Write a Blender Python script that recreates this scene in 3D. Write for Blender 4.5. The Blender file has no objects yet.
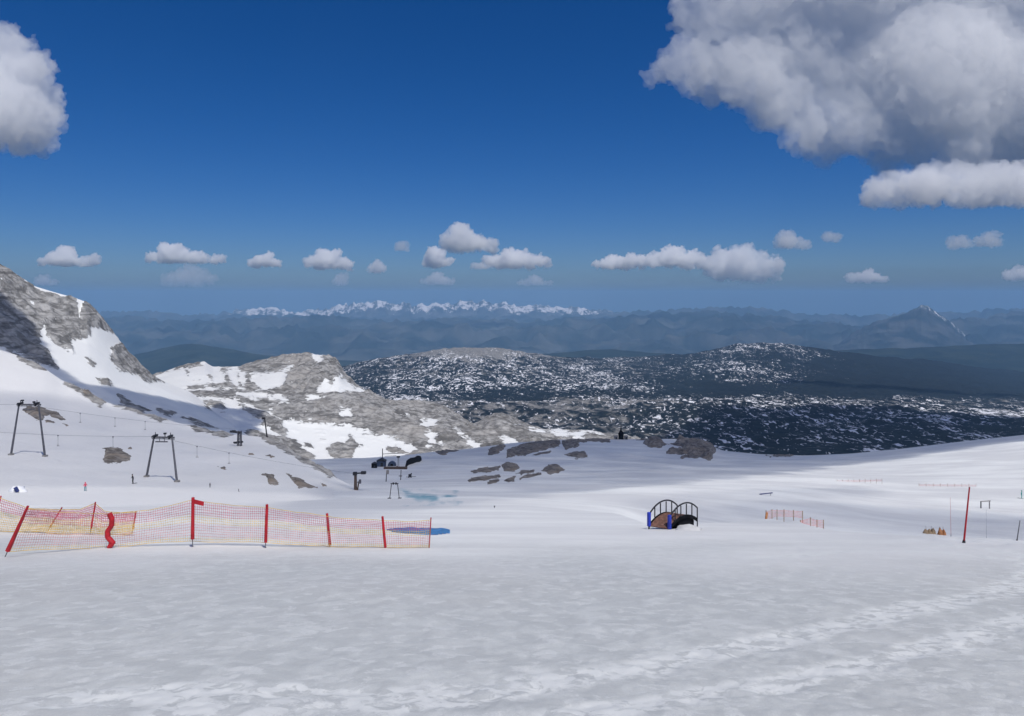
import bpy, bmesh, math, random
import numpy as np
from mathutils import Vector, Matrix
from mathutils.bvhtree import BVHTree

random.seed(7)
S = bpy.context.scene
COL = S.collection
F = 720.0          # focal length in pixels of the 1024 wide frame
CX, HY = 512.0, 295.0   # column straight ahead, row of the eye level

# ------------------------------------------------------------------ noise
def _hash(ix, iy, iz, seed):
    h = (ix.astype(np.int64) * 374761393 + iy.astype(np.int64) * 668265263 + iz.astype(np.int64) * 2147483647 + seed * 974634777) & 0xFFFFFFFF
    h = ((h ^ (h >> 13)) * 1274126177) & 0xFFFFFFFF
    h = ((h ^ (h >> 16)) * 2246822519) & 0xFFFFFFFF
    return ((h ^ (h >> 15)) & 0xFFFFFF) / float(0xFFFFFF)

def vnoise(x, y, z=None, seed=0):
    x = np.asarray(x, float); y = np.asarray(y, float)
    z = np.zeros_like(x) if z is None else np.asarray(z, float)
    ix, iy, iz = np.floor(x), np.floor(y), np.floor(z)
    fx, fy, fz = x - ix, y - iy, z - iz
    u, v, w = [t * t * t * (t * (t * 6 - 15) + 10) for t in (fx, fy, fz)]
    r = 0
    for a in (0, 1):
        for b in (0, 1):
            for c in (0, 1):
                wt = (u if a else 1 - u) * (v if b else 1 - v) * (w if c else 1 - w)
                r = r + wt * _hash(ix + a, iy + b, iz + c, seed)
    return r * 2 - 1

def fbm(x, y, z=None, octv=4, seed=0, gain=0.5, ridged=False):
    s = 0; a = 1.0; tot = 0
    x = np.asarray(x, float); y = np.asarray(y, float)
    for k in range(octv):
        n = vnoise(x, y, z, seed + 17 * k)
        if ridged: n = 1 - 2 * np.abs(n)
        s = s + a * n; tot += a; a *= gain
        c, sn = 0.8, 0.6
        x, y = (x * c - y * sn) * 2.03 + 11.3, (x * sn + y * c) * 2.03 - 5.7
        if z is not None: z = np.asarray(z, float) * 2.03 + 3.1
    return s / tot

def sstep(a, b, x):
    t = np.clip((np.asarray(x, float) - a) / (b - a), 0, 1)
    return t * t * (3 - 2 * t)

# ------------------------------------------------------------------ material helpers
class NT:
    def __init__(self, name):
        self.m = bpy.data.materials.new(name); self.m.use_nodes = True
        self.t = self.m.node_tree; self.t.nodes.clear()
        self.out = self.t.nodes.new('ShaderNodeOutputMaterial')
    def n(self, typ, **kw):
        nd = self.t.nodes.new(typ)
        for k, v in kw.items():
            if k.startswith('i_'):
                key = k[2:]
                key = int(key) if key.isdigit() else key.replace('_', ' ')
                self.put(nd.inputs[key], v)
            else: setattr(nd, k, v)
        return nd
    def put(self, sock, v):
        if isinstance(v, bpy.types.NodeSocket): self.t.links.new(v, sock)
        else: sock.default_value = v
    def math(self, op, a, b=None, c=None, clamp=False):
        nd = self.n('ShaderNodeMath', operation=op, use_clamp=clamp)
        for i, v in enumerate((a, b, c)):
            if v is not None: self.put(nd.inputs[i], v)
        return nd.outputs[0]
    def ramp(self, v, a, b, lo=0.0, hi=1.0):
        nd = self.n('ShaderNodeMapRange', interpolation_type='SMOOTHSTEP')
        for i, x in enumerate((v, a, b, lo, hi)): self.put(nd.inputs[i], x)
        return nd.outputs[0]
    def mix(self, f, a, b):
        nd = self.n('ShaderNodeMix', data_type='RGBA')
        self.put(nd.inputs[0], f)
        for i, v in ((6, a), (7, b)):
            self.put(nd.inputs[i], tuple(v) + (1,) if isinstance(v, (tuple, list)) and len(v) == 3 else v)
        return nd.outputs[2]
    def coord(self, scale=(1, 1, 1)):
        tc = self.n('ShaderNodeTexCoord')
        mp = self.n('ShaderNodeMapping'); self.t.links.new(tc.outputs['Object'], mp.inputs[0])
        mp.inputs['Scale'].default_value = scale
        return mp.outputs[0]
    def noise(self, vec, scale, detail=4, rough=0.55, dist=0.0):
        nd = self.n('ShaderNodeTexNoise'); self.put(nd.inputs['Vector'], vec)
        nd.inputs['Scale'].default_value = scale; nd.inputs['Detail'].default_value = detail
        nd.inputs['Roughness'].default_value = rough; nd.inputs['Distortion'].default_value = dist
        return nd.outputs['Fac']
    def attr(self, name):
        return self.n('ShaderNodeAttribute', attribute_name=name).outputs['Fac']
    def bump(self, h, strength, dist):
        nd = self.n('ShaderNodeBump'); self.put(nd.inputs['Height'], h)
        nd.inputs['Strength'].default_value = strength; nd.inputs['Distance'].default_value = dist
        return nd.outputs[0]
    def surf(self, color, rough=0.8, normal=None, spec=0.3, metallic=0.0, **kw):
        b = self.n('ShaderNodeBsdfPrincipled')
        self.put(b.inputs['Base Color'], tuple(color) + (1,) if isinstance(color, (tuple, list)) and len(color) == 3 else color)
        self.put(b.inputs['Roughness'], rough); b.inputs['Specular IOR Level'].default_value = spec
        b.inputs['Metallic'].default_value = metallic
        if normal is not None: self.put(b.inputs['Normal'], normal)
        for k, v in kw.items(): self.put(b.inputs[k], v)
        self.t.links.new(b.outputs[0], self.out.inputs['Surface'])
        return self.m

def simple(name, col, rough=0.6, metallic=0.0, var=0.25, scale=3.0, spec=0.4):
    """painted / plastic / metal surface with wear in the colour and a fine bump"""
    t = NT(name); v = t.coord()
    n = t.noise(v, scale, 5, 0.6)
    c = t.mix(t.ramp(n, 0.3, 0.75), tuple(x * (1 - var) for x in col), tuple(min(1, x * (1 + var)) for x in col))
    return t.surf(c, rough, t.bump(t.noise(v, scale * 8, 3), 0.15, 0.01), spec, metallic)

SNOW = (0.80, 0.805, 0.785)
ROCK_LO, ROCK_HI = (0.15, 0.147, 0.143), (0.46, 0.45, 0.435)

def mat_ground():
    t = NT('old_summer_snow'); v = t.coord(); vs = t.coord((1.0, 0.55, 1.0))
    clean, track, wet = t.attr('clean'), t.attr('track'), t.attr('wet')
    cups = t.noise(vs, 2.3, 4, 0.55, 0.3)          # sun cups
    fine = t.noise(v, 14.0, 4, 0.6)
    broad = t.noise(v, 0.11, 4, 0.6)
    dirty_shaded = t.mix(t.ramp(cups, 0.40, 0.66), (0.51, 0.525, 0.515), (0.60, 0.615, 0.60))  # old snow's dirt plus thin cloud shade, both in the colour
    dirty_shaded = t.mix(t.ramp(broad, 0.35, 0.7, 0.0, 0.35), dirty_shaded, (0.52, 0.50, 0.475))
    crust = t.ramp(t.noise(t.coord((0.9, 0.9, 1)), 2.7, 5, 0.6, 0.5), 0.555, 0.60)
    dirty_shaded = t.mix(t.math('MULTIPLY', crust, 0.6), dirty_shaded, (0.69, 0.70, 0.685))
    dirty_shaded = t.mix(t.ramp(t.noise(v, 55.0, 2, 0.6), 0.35, 0.65, 0, 0.35), dirty_shaded, (0.40, 0.405, 0.415))
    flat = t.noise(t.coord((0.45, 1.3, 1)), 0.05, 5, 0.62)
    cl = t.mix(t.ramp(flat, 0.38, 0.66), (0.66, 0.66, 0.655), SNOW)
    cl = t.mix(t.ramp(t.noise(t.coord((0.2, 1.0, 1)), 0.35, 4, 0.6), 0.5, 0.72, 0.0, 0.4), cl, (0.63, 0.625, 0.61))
    c = t.mix(clean, dirty_shaded, cl)
    trk = t.math('MULTIPLY', track, t.ramp(t.noise(v, 3.1, 5, 0.65, 0.6), 0.44, 0.52))
    c = t.mix(trk, c, (0.68, 0.69, 0.675))
    speck = t.ramp(t.noise(v, 38.0, 2, 0.5), 0.70, 0.76)
    sp2 = t.math('MULTIPLY', speck, t.ramp(t.noise(v, 0.9, 3), 0.52, 0.66))
    c = t.mix(t.math('MULTIPLY', sp2, 0.55), c, (0.22, 0.19, 0.16))
    c = t.mix(t.math('MULTIPLY', wet, t.ramp(t.noise(v, 0.35, 4), 0.25, 0.5)), c, (0.20, 0.36, 0.43))
    h = t.math('ADD', t.math('MULTIPLY', cups, 0.10), t.math('MULTIPLY', fine, 0.018))
    return t.surf(c, t.ramp(fine, 0.2, 0.8, 0.45, 0.7), t.bump(h, 0.22, 1.0), 0.25)

def mat_slope(name, unit, snow=SNOW, detail_snow=1.0, lo=ROCK_LO, hi=ROCK_HI, warm=(0.40, 0.38, 0.355)):
    """snow slope with bedrock where the vertex attribute 'rock' says so; unit = metres of one small ledge"""
    t = NT(name); v = t.coord()
    r = t.attr('rock')
    n1 = t.noise(v, 0.42 / unit, 6, 0.68, 0.5)
    n2 = t.noise(v, 1.1 / unit, 4, 0.6)
    m = t.ramp(t.math('ADD', r, t.math('ADD', t.math('MULTIPLY', t.math('SUBTRACT', n1, 0.5), 1.7), t.math('MULTIPLY', t.math('SUBTRACT', n2, 0.5), 0.7))), 0.46, 0.56)
    streak = t.noise(t.coord((1, 1, 0.35)), 0.55 / unit, 6, 0.7, 0.6)
    rc = t.mix(t.ramp(streak, 0.36, 0.62), lo, hi)
    rc = t.mix(t.ramp(t.noise(v, 0.06 / unit, 4), 0.48, 0.7, 0, 0.55), rc, warm)
    strata = t.noise(t.coord((0.15, 0.15, 1.6)), 0.55 / unit, 5, 0.7, 0.8)
    rc = t.mix(t.ramp(strata, 0.50, 0.60, 0, 0.65), rc, tuple(x * 0.62 for x in lo))
    crack = t.ramp(t.n('ShaderNodeTexVoronoi', feature='DISTANCE_TO_EDGE', i_Vector=v, i_Scale=0.35 / unit).outputs['Distance'], 0.0, 0.12)
    rc = t.mix(t.math('MULTIPLY', t.math('SUBTRACT', 1.0, crack), 0.22), rc, tuple(x * 0.5 for x in lo))
    dirt = t.noise(t.coord((0.5, 1, 1)), 0.035 / unit, 5, 0.6)
    sc = t.mix(t.ramp(dirt, 0.40, 0.72, 0, 0.8), snow, (0.66, 0.655, 0.64))
    c = t.mix(m, sc, rc)
    h = t.math('ADD', t.math('MULTIPLY', t.math('MULTIPLY', streak, m), unit * 1.6), t.math('MULTIPLY', n2, 0.12 * unit))
    return t.surf(c, t.ramp(m, 0, 1, 0.55, 0.9), t.bump(h, 0.6, 1.0), 0.2)

def mat_plateau():
    t = NT('karst_plateau'); v = t.coord((1.0, 0.42, 1.0)); vr = t.coord()
    ds, dr = t.attr('snow'), t.attr('rock')
    n = t.noise(v, 1 / 22.0, 4, 0.62, 1.2)
    n = t.math('ADD', t.math('MULTIPLY', n, 0.72), t.math('MULTIPLY', t.noise(v, 1 / 120.0, 4, 0.6, 1.0), 0.34))
    thr = t.math('SUBTRACT', 0.80, t.math('MULTIPLY', ds, 0.40))
    ms = t.ramp(t.math('SUBTRACT', n, thr), -0.012, 0.03)
    nr = t.noise(t.coord((1, 0.6, 1)), 1 / 70.0, 5, 0.65)
    mr = t.ramp(t.math('ADD', t.math('MULTIPLY', dr, 0.7), nr), 0.68, 0.86)
    fo = t.mix(t.ramp(t.noise(vr, 1 / 26.0, 4, 0.6), 0.35, 0.7), (0.005, 0.009, 0.014), (0.016, 0.022, 0.024))
    ro = t.mix(t.ramp(t.noise(vr, 1 / 18.0, 4, 0.65), 0.3, 0.7), (0.13, 0.125, 0.12), (0.30, 0.285, 0.265))
    c = t.mix(mr, fo, ro)
    c = t.mix(ms, c, (0.78, 0.78, 0.80))
    h = t.math('MULTIPLY', t.noise(vr, 1 / 24.0, 4, 0.6), 9.0)
    return t.surf(c, 0.85, t.bump(h, 0.8, 1.0), 0.1)

def mat_far(name, scale, dark, light, snowc=None):
    t = NT(name); v = t.coord()
    n = t.noise(v, 1 / scale, 6, 0.6, 0.5)
    c = t.mix(t.ramp(n, 0.38, 0.68), dark, light)
    if snowc is not None:
        s = t.attr('snow')
        n2 = t.noise(t.coord((1, 0.6, 0.8)), 1 / (scale * 0.18), 6, 0.7, 0.8)
        c = t.mix(t.ramp(t.math('ADD', s, n2), 0.93, 1.05), c, snowc)
    return t.surf(c, 0.9, t.bump(t.math('MULTIPLY', n, scale * 0.1), 0.5, 1.0), 0.05)

# ------------------------------------------------------------------ object helpers
def tag(o, label=None, cat=None, group=None, kind=None):
    for k, v in (('label', label), ('category', cat), ('group', group), ('kind', kind)):
        if v: o[k] = v
    return o

def grid_mesh(name, P, mat, attrs=None, smooth=True):
    """P: (rows, cols, 3)"""
    r, c, _ = P.shape
    me = bpy.data.meshes.new(name)
    idx = np.arange(r * c).reshape(r, c)
    q = np.stack([idx[:-1, :-1], idx[:-1, 1:], idx[1:, 1:], idx[1:, :-1]], -1).reshape(-1, 4)
    me.vertices.add(r * c); me.vertices.foreach_set('co', P.reshape(-1).astype(np.float32))
    me.loops.add(q.size); me.loops.foreach_set('vertex_index', q.reshape(-1).astype(np.int32))
    me.polygons.add(len(q))
    me.polygons.foreach_set('loop_start', np.arange(0, q.size, 4, dtype=np.int32))
    me.polygons.foreach_set('loop_total', np.full(len(q), 4, dtype=np.int32))
    me.polygons.foreach_set('use_smooth', np.full(len(q), smooth))
    me.update(); me.validate()
    for k, a in (attrs or {}).items():
        at = me.attributes.new(k, 'FLOAT', 'POINT')
        at.data.foreach_set('value', np.broadcast_to(a, (r, c)).reshape(-1).astype(np.float32))
    me.materials.append(mat)
    o = bpy.data.objects.new(name, me); COL.objects.link(o)
    return o, q

BVHS = {}
def register(key, P, q):
    BVHS[key] = BVHTree.FromPolygons([tuple(p) for p in P.reshape(-1, 3)], q.tolist())

def hit(px, py, keys=('ground', 'hill')):
    """the first point of the terrain seen along the direction of a pixel"""
    d = Vector(((px - CX) / F, 1, -(py - HY) / F)).normalized()
    best = None
    for k in keys:
        h = BVHS[k].ray_cast(Vector((0, 0, 0)), d)
        if h[0] is not None and (best is None or h[3] < best[1]): best = (h[0], h[3])
    return best[0] if best else None

def zat(x, y, keys=('ground', 'hill')):
    z = None
    for k in keys:
        h = BVHS[k].ray_cast(Vector((x, y, 3000)), Vector((0, 0, -1)))
        if h[0] is not None and (z is None or h[0].z > z): z = h[0].z
    return z

def at(px, py, Y):
    return Vector(((px - CX) / F * Y, Y, -(py - HY) / F * Y))

def gx(xs, pts, w=0):
    pts = sorted(pts)
    r = np.interp(xs, [p[0] for p in pts], [p[1] for p in pts])
    if w:
        k = np.hanning(2 * w + 3)[1:-1]; k /= k.sum()
        r = np.convolve(np.pad(r, w, mode='edge'), k, 'valid')
    return r

def loft(guides, rows, smooth=0):
    """guides: list of (y(xs), Y(xs)) from near to far -> slope and depth arrays"""
    ys, ds = [], []
    for i in range(len(guides) - 1):
        n = rows[i]
        for k in range(n):
            f = k / n
            ys.append(guides[i][0] * (1 - f) + guides[i + 1][0] * f)
            ds.append(np.exp(np.log(guides[i][1]) * (1 - f) + np.log(guides[i + 1][1]) * f))
    ys.append(guides[-1][0]); ds.append(guides[-1][1])
    ys, ds = np.array(ys), np.array(ds)
    if smooth:
        k = np.hanning(2 * smooth + 3)[1:-1]; k /= k.sum()
        pad = lambda a: np.pad(a, ((smooth, smooth), (0, 0)), mode='edge')
        conv = lambda a: np.apply_along_axis(lambda m: np.convolve(m, k, 'valid'), 0, pad(a))
        ys, ds = conv(ys), np.exp(conv(np.log(ds)))
    return ys, ds

def to_world(xs, ys, ds):
    X = (xs[None, :] - CX) / F * ds
    Z = -(ys - HY) / F * ds
    return X, ds.copy(), Z

def poly_sd(px, py, poly):
    """signed distance in the plane, positive inside"""
    p = np.array(poly, float); n = len(p)
    d = np.full(px.shape, 1e9); ins = np.zeros(px.shape, bool)
    for i in range(n):
        a, b = p[i], p[(i + 1) % n]
        e = b - a; L = max(e @ e, 1e-9)
        t = np.clip(((px - a[0]) * e[0] + (py - a[1]) * e[1]) / L, 0, 1)
        d = np.minimum(d, np.hypot(px - a[0] - t * e[0], py - a[1] - t * e[1]))
        c = ((a[1] > py) != (b[1] > py))
        with np.errstate(divide='ignore', invalid='ignore'):
            xx = a[0] + (py - a[1]) * e[0] / (e[1] if e[1] != 0 else 1e-9)
        ins ^= c & (px < xx)
    return np.where(ins, d, -d)

def polys(px, py, lst, soft=3.0):
    r = np.full(px.shape, -1e3)
    for p in lst: r = np.maximum(r, poly_sd(px, py, p))
    return np.clip(0.5 + r / (2 * soft), 0, 1)

# ================================================================== SETTING
# ---------------- near snow slope and the basin below it: one sheet
H0, SL = 2.4, 0.27      # eye height and fall of the near slope
dep = lambda y: H0 / np.maximum((y - HY) / F - SL, 0.0215)
xs = np.arange(-420, 1446, 2.0)
G = gx(xs, [(-420, 520), (430, 520), (560, 514), (615, 513), (640, 520), (652, 526), (690, 527), (704, 522.5), (735, 521), (760, 518.5), (772, 517.5), (785, 522), (796, 519.5),
            (805, 524), (822, 528), (850, 531), (910, 534), (980, 537.5), (1024, 540.5), (1446, 560)], 3)
near = [1150, 900, 716]
gl = [(np.full_like(xs, y), dep(np.full_like(xs, y))) for y in near]
for f in (0.25, 0.45, 0.62, 0.76, 0.87, 0.95, 1.0):
    y = 716 + (G - 716) * f
    gl.append((y, dep(y)))
g = lambda pts, w=30: gx(xs, pts, w)
gl.append((g([(-420, 510), (520, 508), (620, 517), (640, 530), (700, 532), (800, 534), (850, 541), (910, 546), (1024, 556), (1446, 575)], 6),
           g([(-420, 85), (600, 85), (640, 78), (850, 70), (1024, 60), (1446, 50)])))
gl.append((g([(-420, 503), (520, 500), (620, 506), (700, 516), (800, 530), (900, 543), (1024, 552), (1446, 575)]),
           g([(-420, 105), (560, 110), (620, 115), (700, 125), (1024, 125)])))
gl.append((g([(-420, 490), (520, 491), (620, 491), (700, 491), (800, 493), (900, 499), (1024, 503), (1446, 503)]),
           g([(-420, 165), (620, 165), (700, 185), (900, 205), (1446, 215)])))
gl.append((g([(-420, 476), (560, 476), (700, 473), (800, 474), (900, 474), (1024, 470), (1446, 452)]), g([(-420, 255), (700, 290), (900, 320), (1446, 330)])))
gl.append((g([(-420, 462), (560, 460), (700, 462), (800, 464), (900, 459), (1024, 449), (1446, 420)]), g([(-420, 380), (560, 390), (800, 420), (1446, 440)])))
gl.append((gx(xs, [(-420, 466), (300, 461), (400, 455), (430, 451), (470, 447), (510, 441), (560, 437), (620, 436.5), (680, 436), (700, 440), (722, 449), (760, 453), (805, 454.5),
                   (850, 452.5), (900, 447.5), (960, 440), (1024, 433), (1446, 385)], 4),
           g([(-420, 480), (400, 500), (470, 520), (560, 560), (620, 580), (680, 590), (760, 560), (900, 545), (1024, 530), (1446, 520)])))
gl.append((g([(-420, 520), (1024, 500), (1446, 450)]), np.full_like(xs, 660)))
gl.append((np.full_like(xs, 640), np.full_like(xs, 900)))
rows = [8, 14, 45, 40, 36, 30, 26, 22, 12, 14, 12, 22, 20, 20, 20, 10, 6]
ys, ds = loft(gl, rows, 3)
X, Y, Z = to_world(xs, ys, ds)
far = sstep(60, 160, Y)
und = fbm(X * 0.09, Y * 0.09, octv=4, seed=3)
Z += und * 0.16 * sstep(4, 20, Y) * (1 - far) + fbm(X * 0.018, Y * 0.03, octv=4, seed=5) * 1.5 * far * (1 - sstep(470, 520, Y))
cup = fbm(X * 1.7, Y * 1.15, octv=3, seed=9)
Z += np.abs(cup) * 0.026 * (1 - sstep(18, 50, Y)) + fbm(X * 6, Y * 5, octv=2, seed=12) * 0.012 * (1 - sstep(8, 16, Y))
# trodden paths
def ground_xy(p):
    d = float(dep(np.array(p[1], float))); return np.array([(p[0] - CX) / F * d, d])
paths = [([(180, 712), (330, 703), (480, 690), (620, 671), (740, 646), (860, 622), (950, 604), (1010, 590), (1040, 572), (1030, 560), (1000, 551), (940, 546)], 0.5),
         ([(560, 716), (700, 697), (830, 672), (930, 650), (1024, 622), (1100, 600)], 0.35),
         ([(60, 700), (150, 693), (240, 689), (330, 690)], 0.45),
         ([(760, 560), (850, 552), (930, 553), (1024, 562)], 0.5)]
trk = np.zeros_like(X)
for pts, wd in paths:
    q = [ground_xy(p) for p in pts]
    dmin = np.full(X.shape, 1e9)
    for a, b in zip(q[:-1], q[1:]):
        e = b - a; L = e @ e
        tt = np.clip(((X - a[0]) * e[0] + (Y - a[1]) * e[1]) / L, 0, 1)
        dmin = np.minimum(dmin, np.hypot(X - a[0] - tt * e[0], Y - a[1] - tt * e[1]))
    dmin = dmin + fbm(X * 0.9, Y * 0.9, octv=3, seed=21) * 0.3
    trk = np.maximum(trk, 1 - sstep(wd * 0.6, wd * 1.3, dmin))
Z += trk * (fbm(X * 2.6, Y * 2.2, octv=3, seed=31) * 0.035 - 0.008)
band = 1 - np.abs(np.clip((ys - 541) / 9, -1, 1))
Z += band * sstep(800, 980, xs[None, :]) * fbm(X * 1.2, Y * 1.2, octv=3, seed=33) * 0.10
clean = sstep(20.0, 37.0, Y + und * 12 + (xs[None, :] - 512) * 0.004)  # near slope darker: dirt and a thin cloud shade painted in
wetm = np.clip(polys(np.broadcast_to(xs, ys.shape), ys, [[(404, 491), (430, 493), (456, 495), (446, 498), (434, 504), (416, 503), (407, 498)]], 2.0) + fbm(np.broadcast_to(xs, ys.shape) / 7.0, ys / 3.0, octv=4, seed=37) * 0.9 * (np.abs(ys - 498) < 9) * (np.abs(xs - 430) < 34)[None, :] - 0.1, 0, 1)
P = np.stack([X, Y, Z], -1)
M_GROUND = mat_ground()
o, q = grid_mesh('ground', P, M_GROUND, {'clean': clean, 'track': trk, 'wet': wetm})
tag(o, 'old summer snow slope falling away to a wide snow basin', None, None, 'structure'); register('ground', P, q)
# the slope goes on behind and beside the standpoint
gxs, gys = np.linspace(-160, 160, 120), np.linspace(-160, 5.5, 70)
XX, YY = np.meshgrid(gxs, gys)
ZZ = -H0 - SL * YY - 0.14 + fbm(XX * 0.09, YY * 0.09, octv=4, seed=3) * 0.1 - sstep(2.0, 6, YY) * 0.15
o, q = grid_mesh('ground', np.stack([XX, YY, ZZ], -1), M_GROUND, {'clean': 0.0 * XX, 'track': 0.0 * XX, 'wet': 0.0 * XX})
tag(o, 'snow slope rising behind the standpoint', None, None, 'structure')

# ---------------- left snow hill with the lift
xs = np.arange(-420, 436, 2.0)
crest = gx(xs, [(-420, 255), (-150, 300), (0, 346), (25, 357), (45, 367), (62, 379), (80, 387), (110, 401), (150, 412.5), (175, 419), (200, 426.5), (240, 433), (262, 435.5), (283, 444), (300, 456), (320, 467),
                (340, 481), (355, 489.5), (370, 493), (385, 499), (398, 507), (410, 514), (424, 521), (436, 527)], 4)
cY = gx(xs, [(-420, 360), (0, 320), (75, 290), (150, 276), (200, 268), (262, 252), (300, 232), (340, 200), (355, 182), (385, 150), (410, 112), (436, 70)], 8)
b_y = np.minimum(gx(xs, [(-420, 503), (300, 505), (360, 511), (410, 522), (436, 534)], 10), 540); b_Y = gx(xs, [(-420, 100), (300, 100), (360, 92), (436, 52)], 10)
gl = [(b_y + 52, b_Y * 0.55), (b_y, b_Y)]
for f in (0.25, 0.5, 0.75, 1.0):
    gl.append((b_y + (crest - b_y) * f, b_Y + (cY - b_Y) * f))
gl.append((crest + 22, cY + 30)); gl.append((crest + 130, cY + 120))
ys, ds = loft(gl, [10, 40, 40, 40, 40, 14, 8], 3)
X, Y, Z = to_world(xs, ys, ds)
px = np.broadcast_to(xs, ys.shape)
Z += fbm(X * 0.012, Y * 0.012, octv=4, seed=41) * 1.3 * sstep(95, 150, Y) + fbm(X * 0.07, Y * 0.07, octv=3, seed=43) * 0.25
rock = polys(px, ys, [[(258, 433), (285, 442), (303, 455), (326, 466), (340, 478), (330, 480), (300, 463), (280, 450), (264, 441)],
                      [(66, 374), (80, 384), (110, 398), (100, 405), (82, 394), (64, 384)], [(112, 396), (150, 409), (172, 417), (160, 420), (134, 411), (112, 404)],
                      [(172, 412), (205, 424), (238, 431), (225, 437), (196, 430)],
                      [(15, 345), (42, 360), (46, 370), (34, 368), (18, 358)], [(-420, 240), (-40, 320), (-30, 345), (-420, 300)]], 3.0)
Z += rock * fbm(X * 0.12, Y * 0.12, octv=4, seed=44, ridged=True) * 1.2
P = np.stack([X, Y, Z], -1)
o, q = grid_mesh('hill', P, mat_slope('hill_snow', 3.0, (0.72, 0.715, 0.705)), {'rock': rock})
tag(o, 'smooth snow hill rising to the left with two lift gantries on it', None, None, 'structure'); register('hill', P, q)

# ---------------- left rock ridge
xs = np.arange(-420, 340, 1.6)
crest = gx(xs, [(-420, -160), (-330, 40), (-240, 140), (-120, 215), (0, 263), (20, 276), (35, 286), (55, 292), (75, 297.5), (88, 302), (97, 311), (110, 329), (125, 347), (140, 364), (150, 374), (162, 381), (190, 392), (230, 420), (340, 480)], 1)
cY = gx(xs, [(-420, 560), (0, 600), (88, 640), (162, 690), (340, 760)], 4)
foot = gx(xs, [(-420, 330), (0, 352), (60, 372), (110, 384), (160, 392), (230, 421), (340, 481)], 6)
foot = np.maximum(foot, crest + 2)
fY = gx(xs, [(-420, 430), (0, 470), (60, 490), (110, 520), (160, 600), (340, 740)], 6)
gl = [(np.full_like(xs, 500), np.full_like(xs, 330)), (gx(xs, [(-420, 400), (0, 410), (100, 425), (200, 440), (340, 490)], 6), np.full_like(xs, 400)), (foot, fY), (foot * 0.55 + crest * 0.45, fY * 0.45 + cY * 0.55), (crest, cY),
      (crest + 60, cY + 60), (crest + 160, cY + 200)]
ys, ds = loft(gl, [10, 40, 50, 60, 16, 6], 1)
X, Y, Z = to_world(xs, ys, ds); px = np.broadcast_to(xs, ys.shape)
rock = np.maximum(polys(px, ys, [[(-430, 160), (0, 258), (40, 284), (75, 296), (92, 303), (112, 329), (142, 364), (164, 382), (150, 384), (138, 376), (122, 372), (108, 356), (111, 350), (120, 343), (114, 334),
                            (104, 330), (92, 329), (90, 339), (80, 339), (71, 340), (73, 354), (62, 349), (47, 335), (44, 326), (40, 329), (42, 345), (50, 356), (58, 372), (0, 348), (-430, 330)],
                            [(118, 395), (135, 403), (150, 410), (140, 413), (120, 403)], [(158, 409), (176, 413), (172, 417), (160, 414)], [(205, 402), (216, 405), (219, 412), (206, 408)],
                            [(226, 411), (240, 419), (249, 428), (238, 425)], [(180, 417), (202, 420), (218, 428), (200, 427)], [(95, 379), (107, 381), (112, 386), (102, 385)], [(86, 358), (96, 364), (92, 367)]], 3.6), 0); rock = np.clip(rock + fbm(px / 12.0, ys / 6.0, octv=4, seed=59) * 0.35, 0, 1)
rock = np.where(polys(px, ys, [[(13, 272), (40, 287), (72, 297), (60, 297), (36, 289)], [(77, 297), (85, 299), (83, 308), (79, 318), (78, 307)], [(30, 300), (34, 302), (34, 306), (31, 304)]], 1.2) > 0.5, 0.12, rock)
Z += rock * (fbm(X * 0.03, Y * 0.03, Z * 0.03, 5, 51, 0.55, True) * 3.0 + fbm(X * 0.16, Y * 0.16, Z * 0.1, 3, 53) * 2.4) * sstep(0.1, 0.9, rock)
Y += rock * fbm(X * 0.04, Z * 0.03, octv=4, seed=55, ridged=True) * 4
Z += fbm(X * 0.01, Y * 0.01, octv=3, seed=57) * 1.5 * (1 - rock)
P = np.stack([X, Y, Z], -1)
o, q = grid_mesh('mountain', P, mat_slope('limestone_ridge', 4.5), {'rock': rock})
tag(o, 'grey limestone ridge with a snow field below it, at the left edge', None, None, 'structure'); register('mountain', P, q)

# ---------------- middle rocky hills
xs = np.arange(90, 720, 1.4)
crest = gx(xs, [(90, 420), (120, 398), (140, 383), (152, 376), (165, 371), (180, 366.5), (190, 365), (197, 363), (205, 361.5), (213, 366), (240, 366), (255, 362.5), (275, 358), (300, 353.5), (325, 354.5), (338, 361), (346, 375), (356, 384),
                (365, 390), (380, 398), (396, 403.5), (405, 402.5), (418, 401), (432, 403.5), (446, 408), (462, 417), (472, 424), (480, 421.5), (488, 416), (497, 413), (508, 414.5), (518, 418.5), (530, 424), (545, 428), (575, 429), (600, 432), (640, 440), (720, 470)], 1)
cY = gx(xs, [(90, 800), (165, 950), (255, 1020), (300, 1020), (346, 950), (396, 860), (420, 900), (460, 860), (497, 800), (545, 800), (720, 800)], 6)
mid = gx(xs, [(90, 424), (120, 402), (150, 392), (250, 392), (300, 397), (350, 402), (400, 422), (440, 430), (480, 436), (520, 438), (600, 442), (720, 474)], 8)
mid = np.maximum(mid, crest + 2)
mY = gx(xs, [(90, 700), (250, 800), (350, 780), (400, 730), (480, 690), (720, 700)], 6)
gl = [(np.full_like(xs, 520), np.full_like(xs, 500)), (gx(xs, [(90, 440), (200, 425), (300, 462), (400, 466), (720, 480)], 8), gx(xs, [(90, 560), (200, 590), (720, 610)])), (mid, mY), (crest * 0.6 + mid * 0.4, mY * 0.55 + cY * 0.45), (crest, cY),
      (crest + 5, cY + 120), (crest + 60, cY + 300)]
ys, ds = loft(gl, [8, 80, 40, 44, 12, 6], 1)
X, Y, Z = to_world(xs, ys, ds); px = np.broadcast_to(xs, ys.shape)
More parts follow.
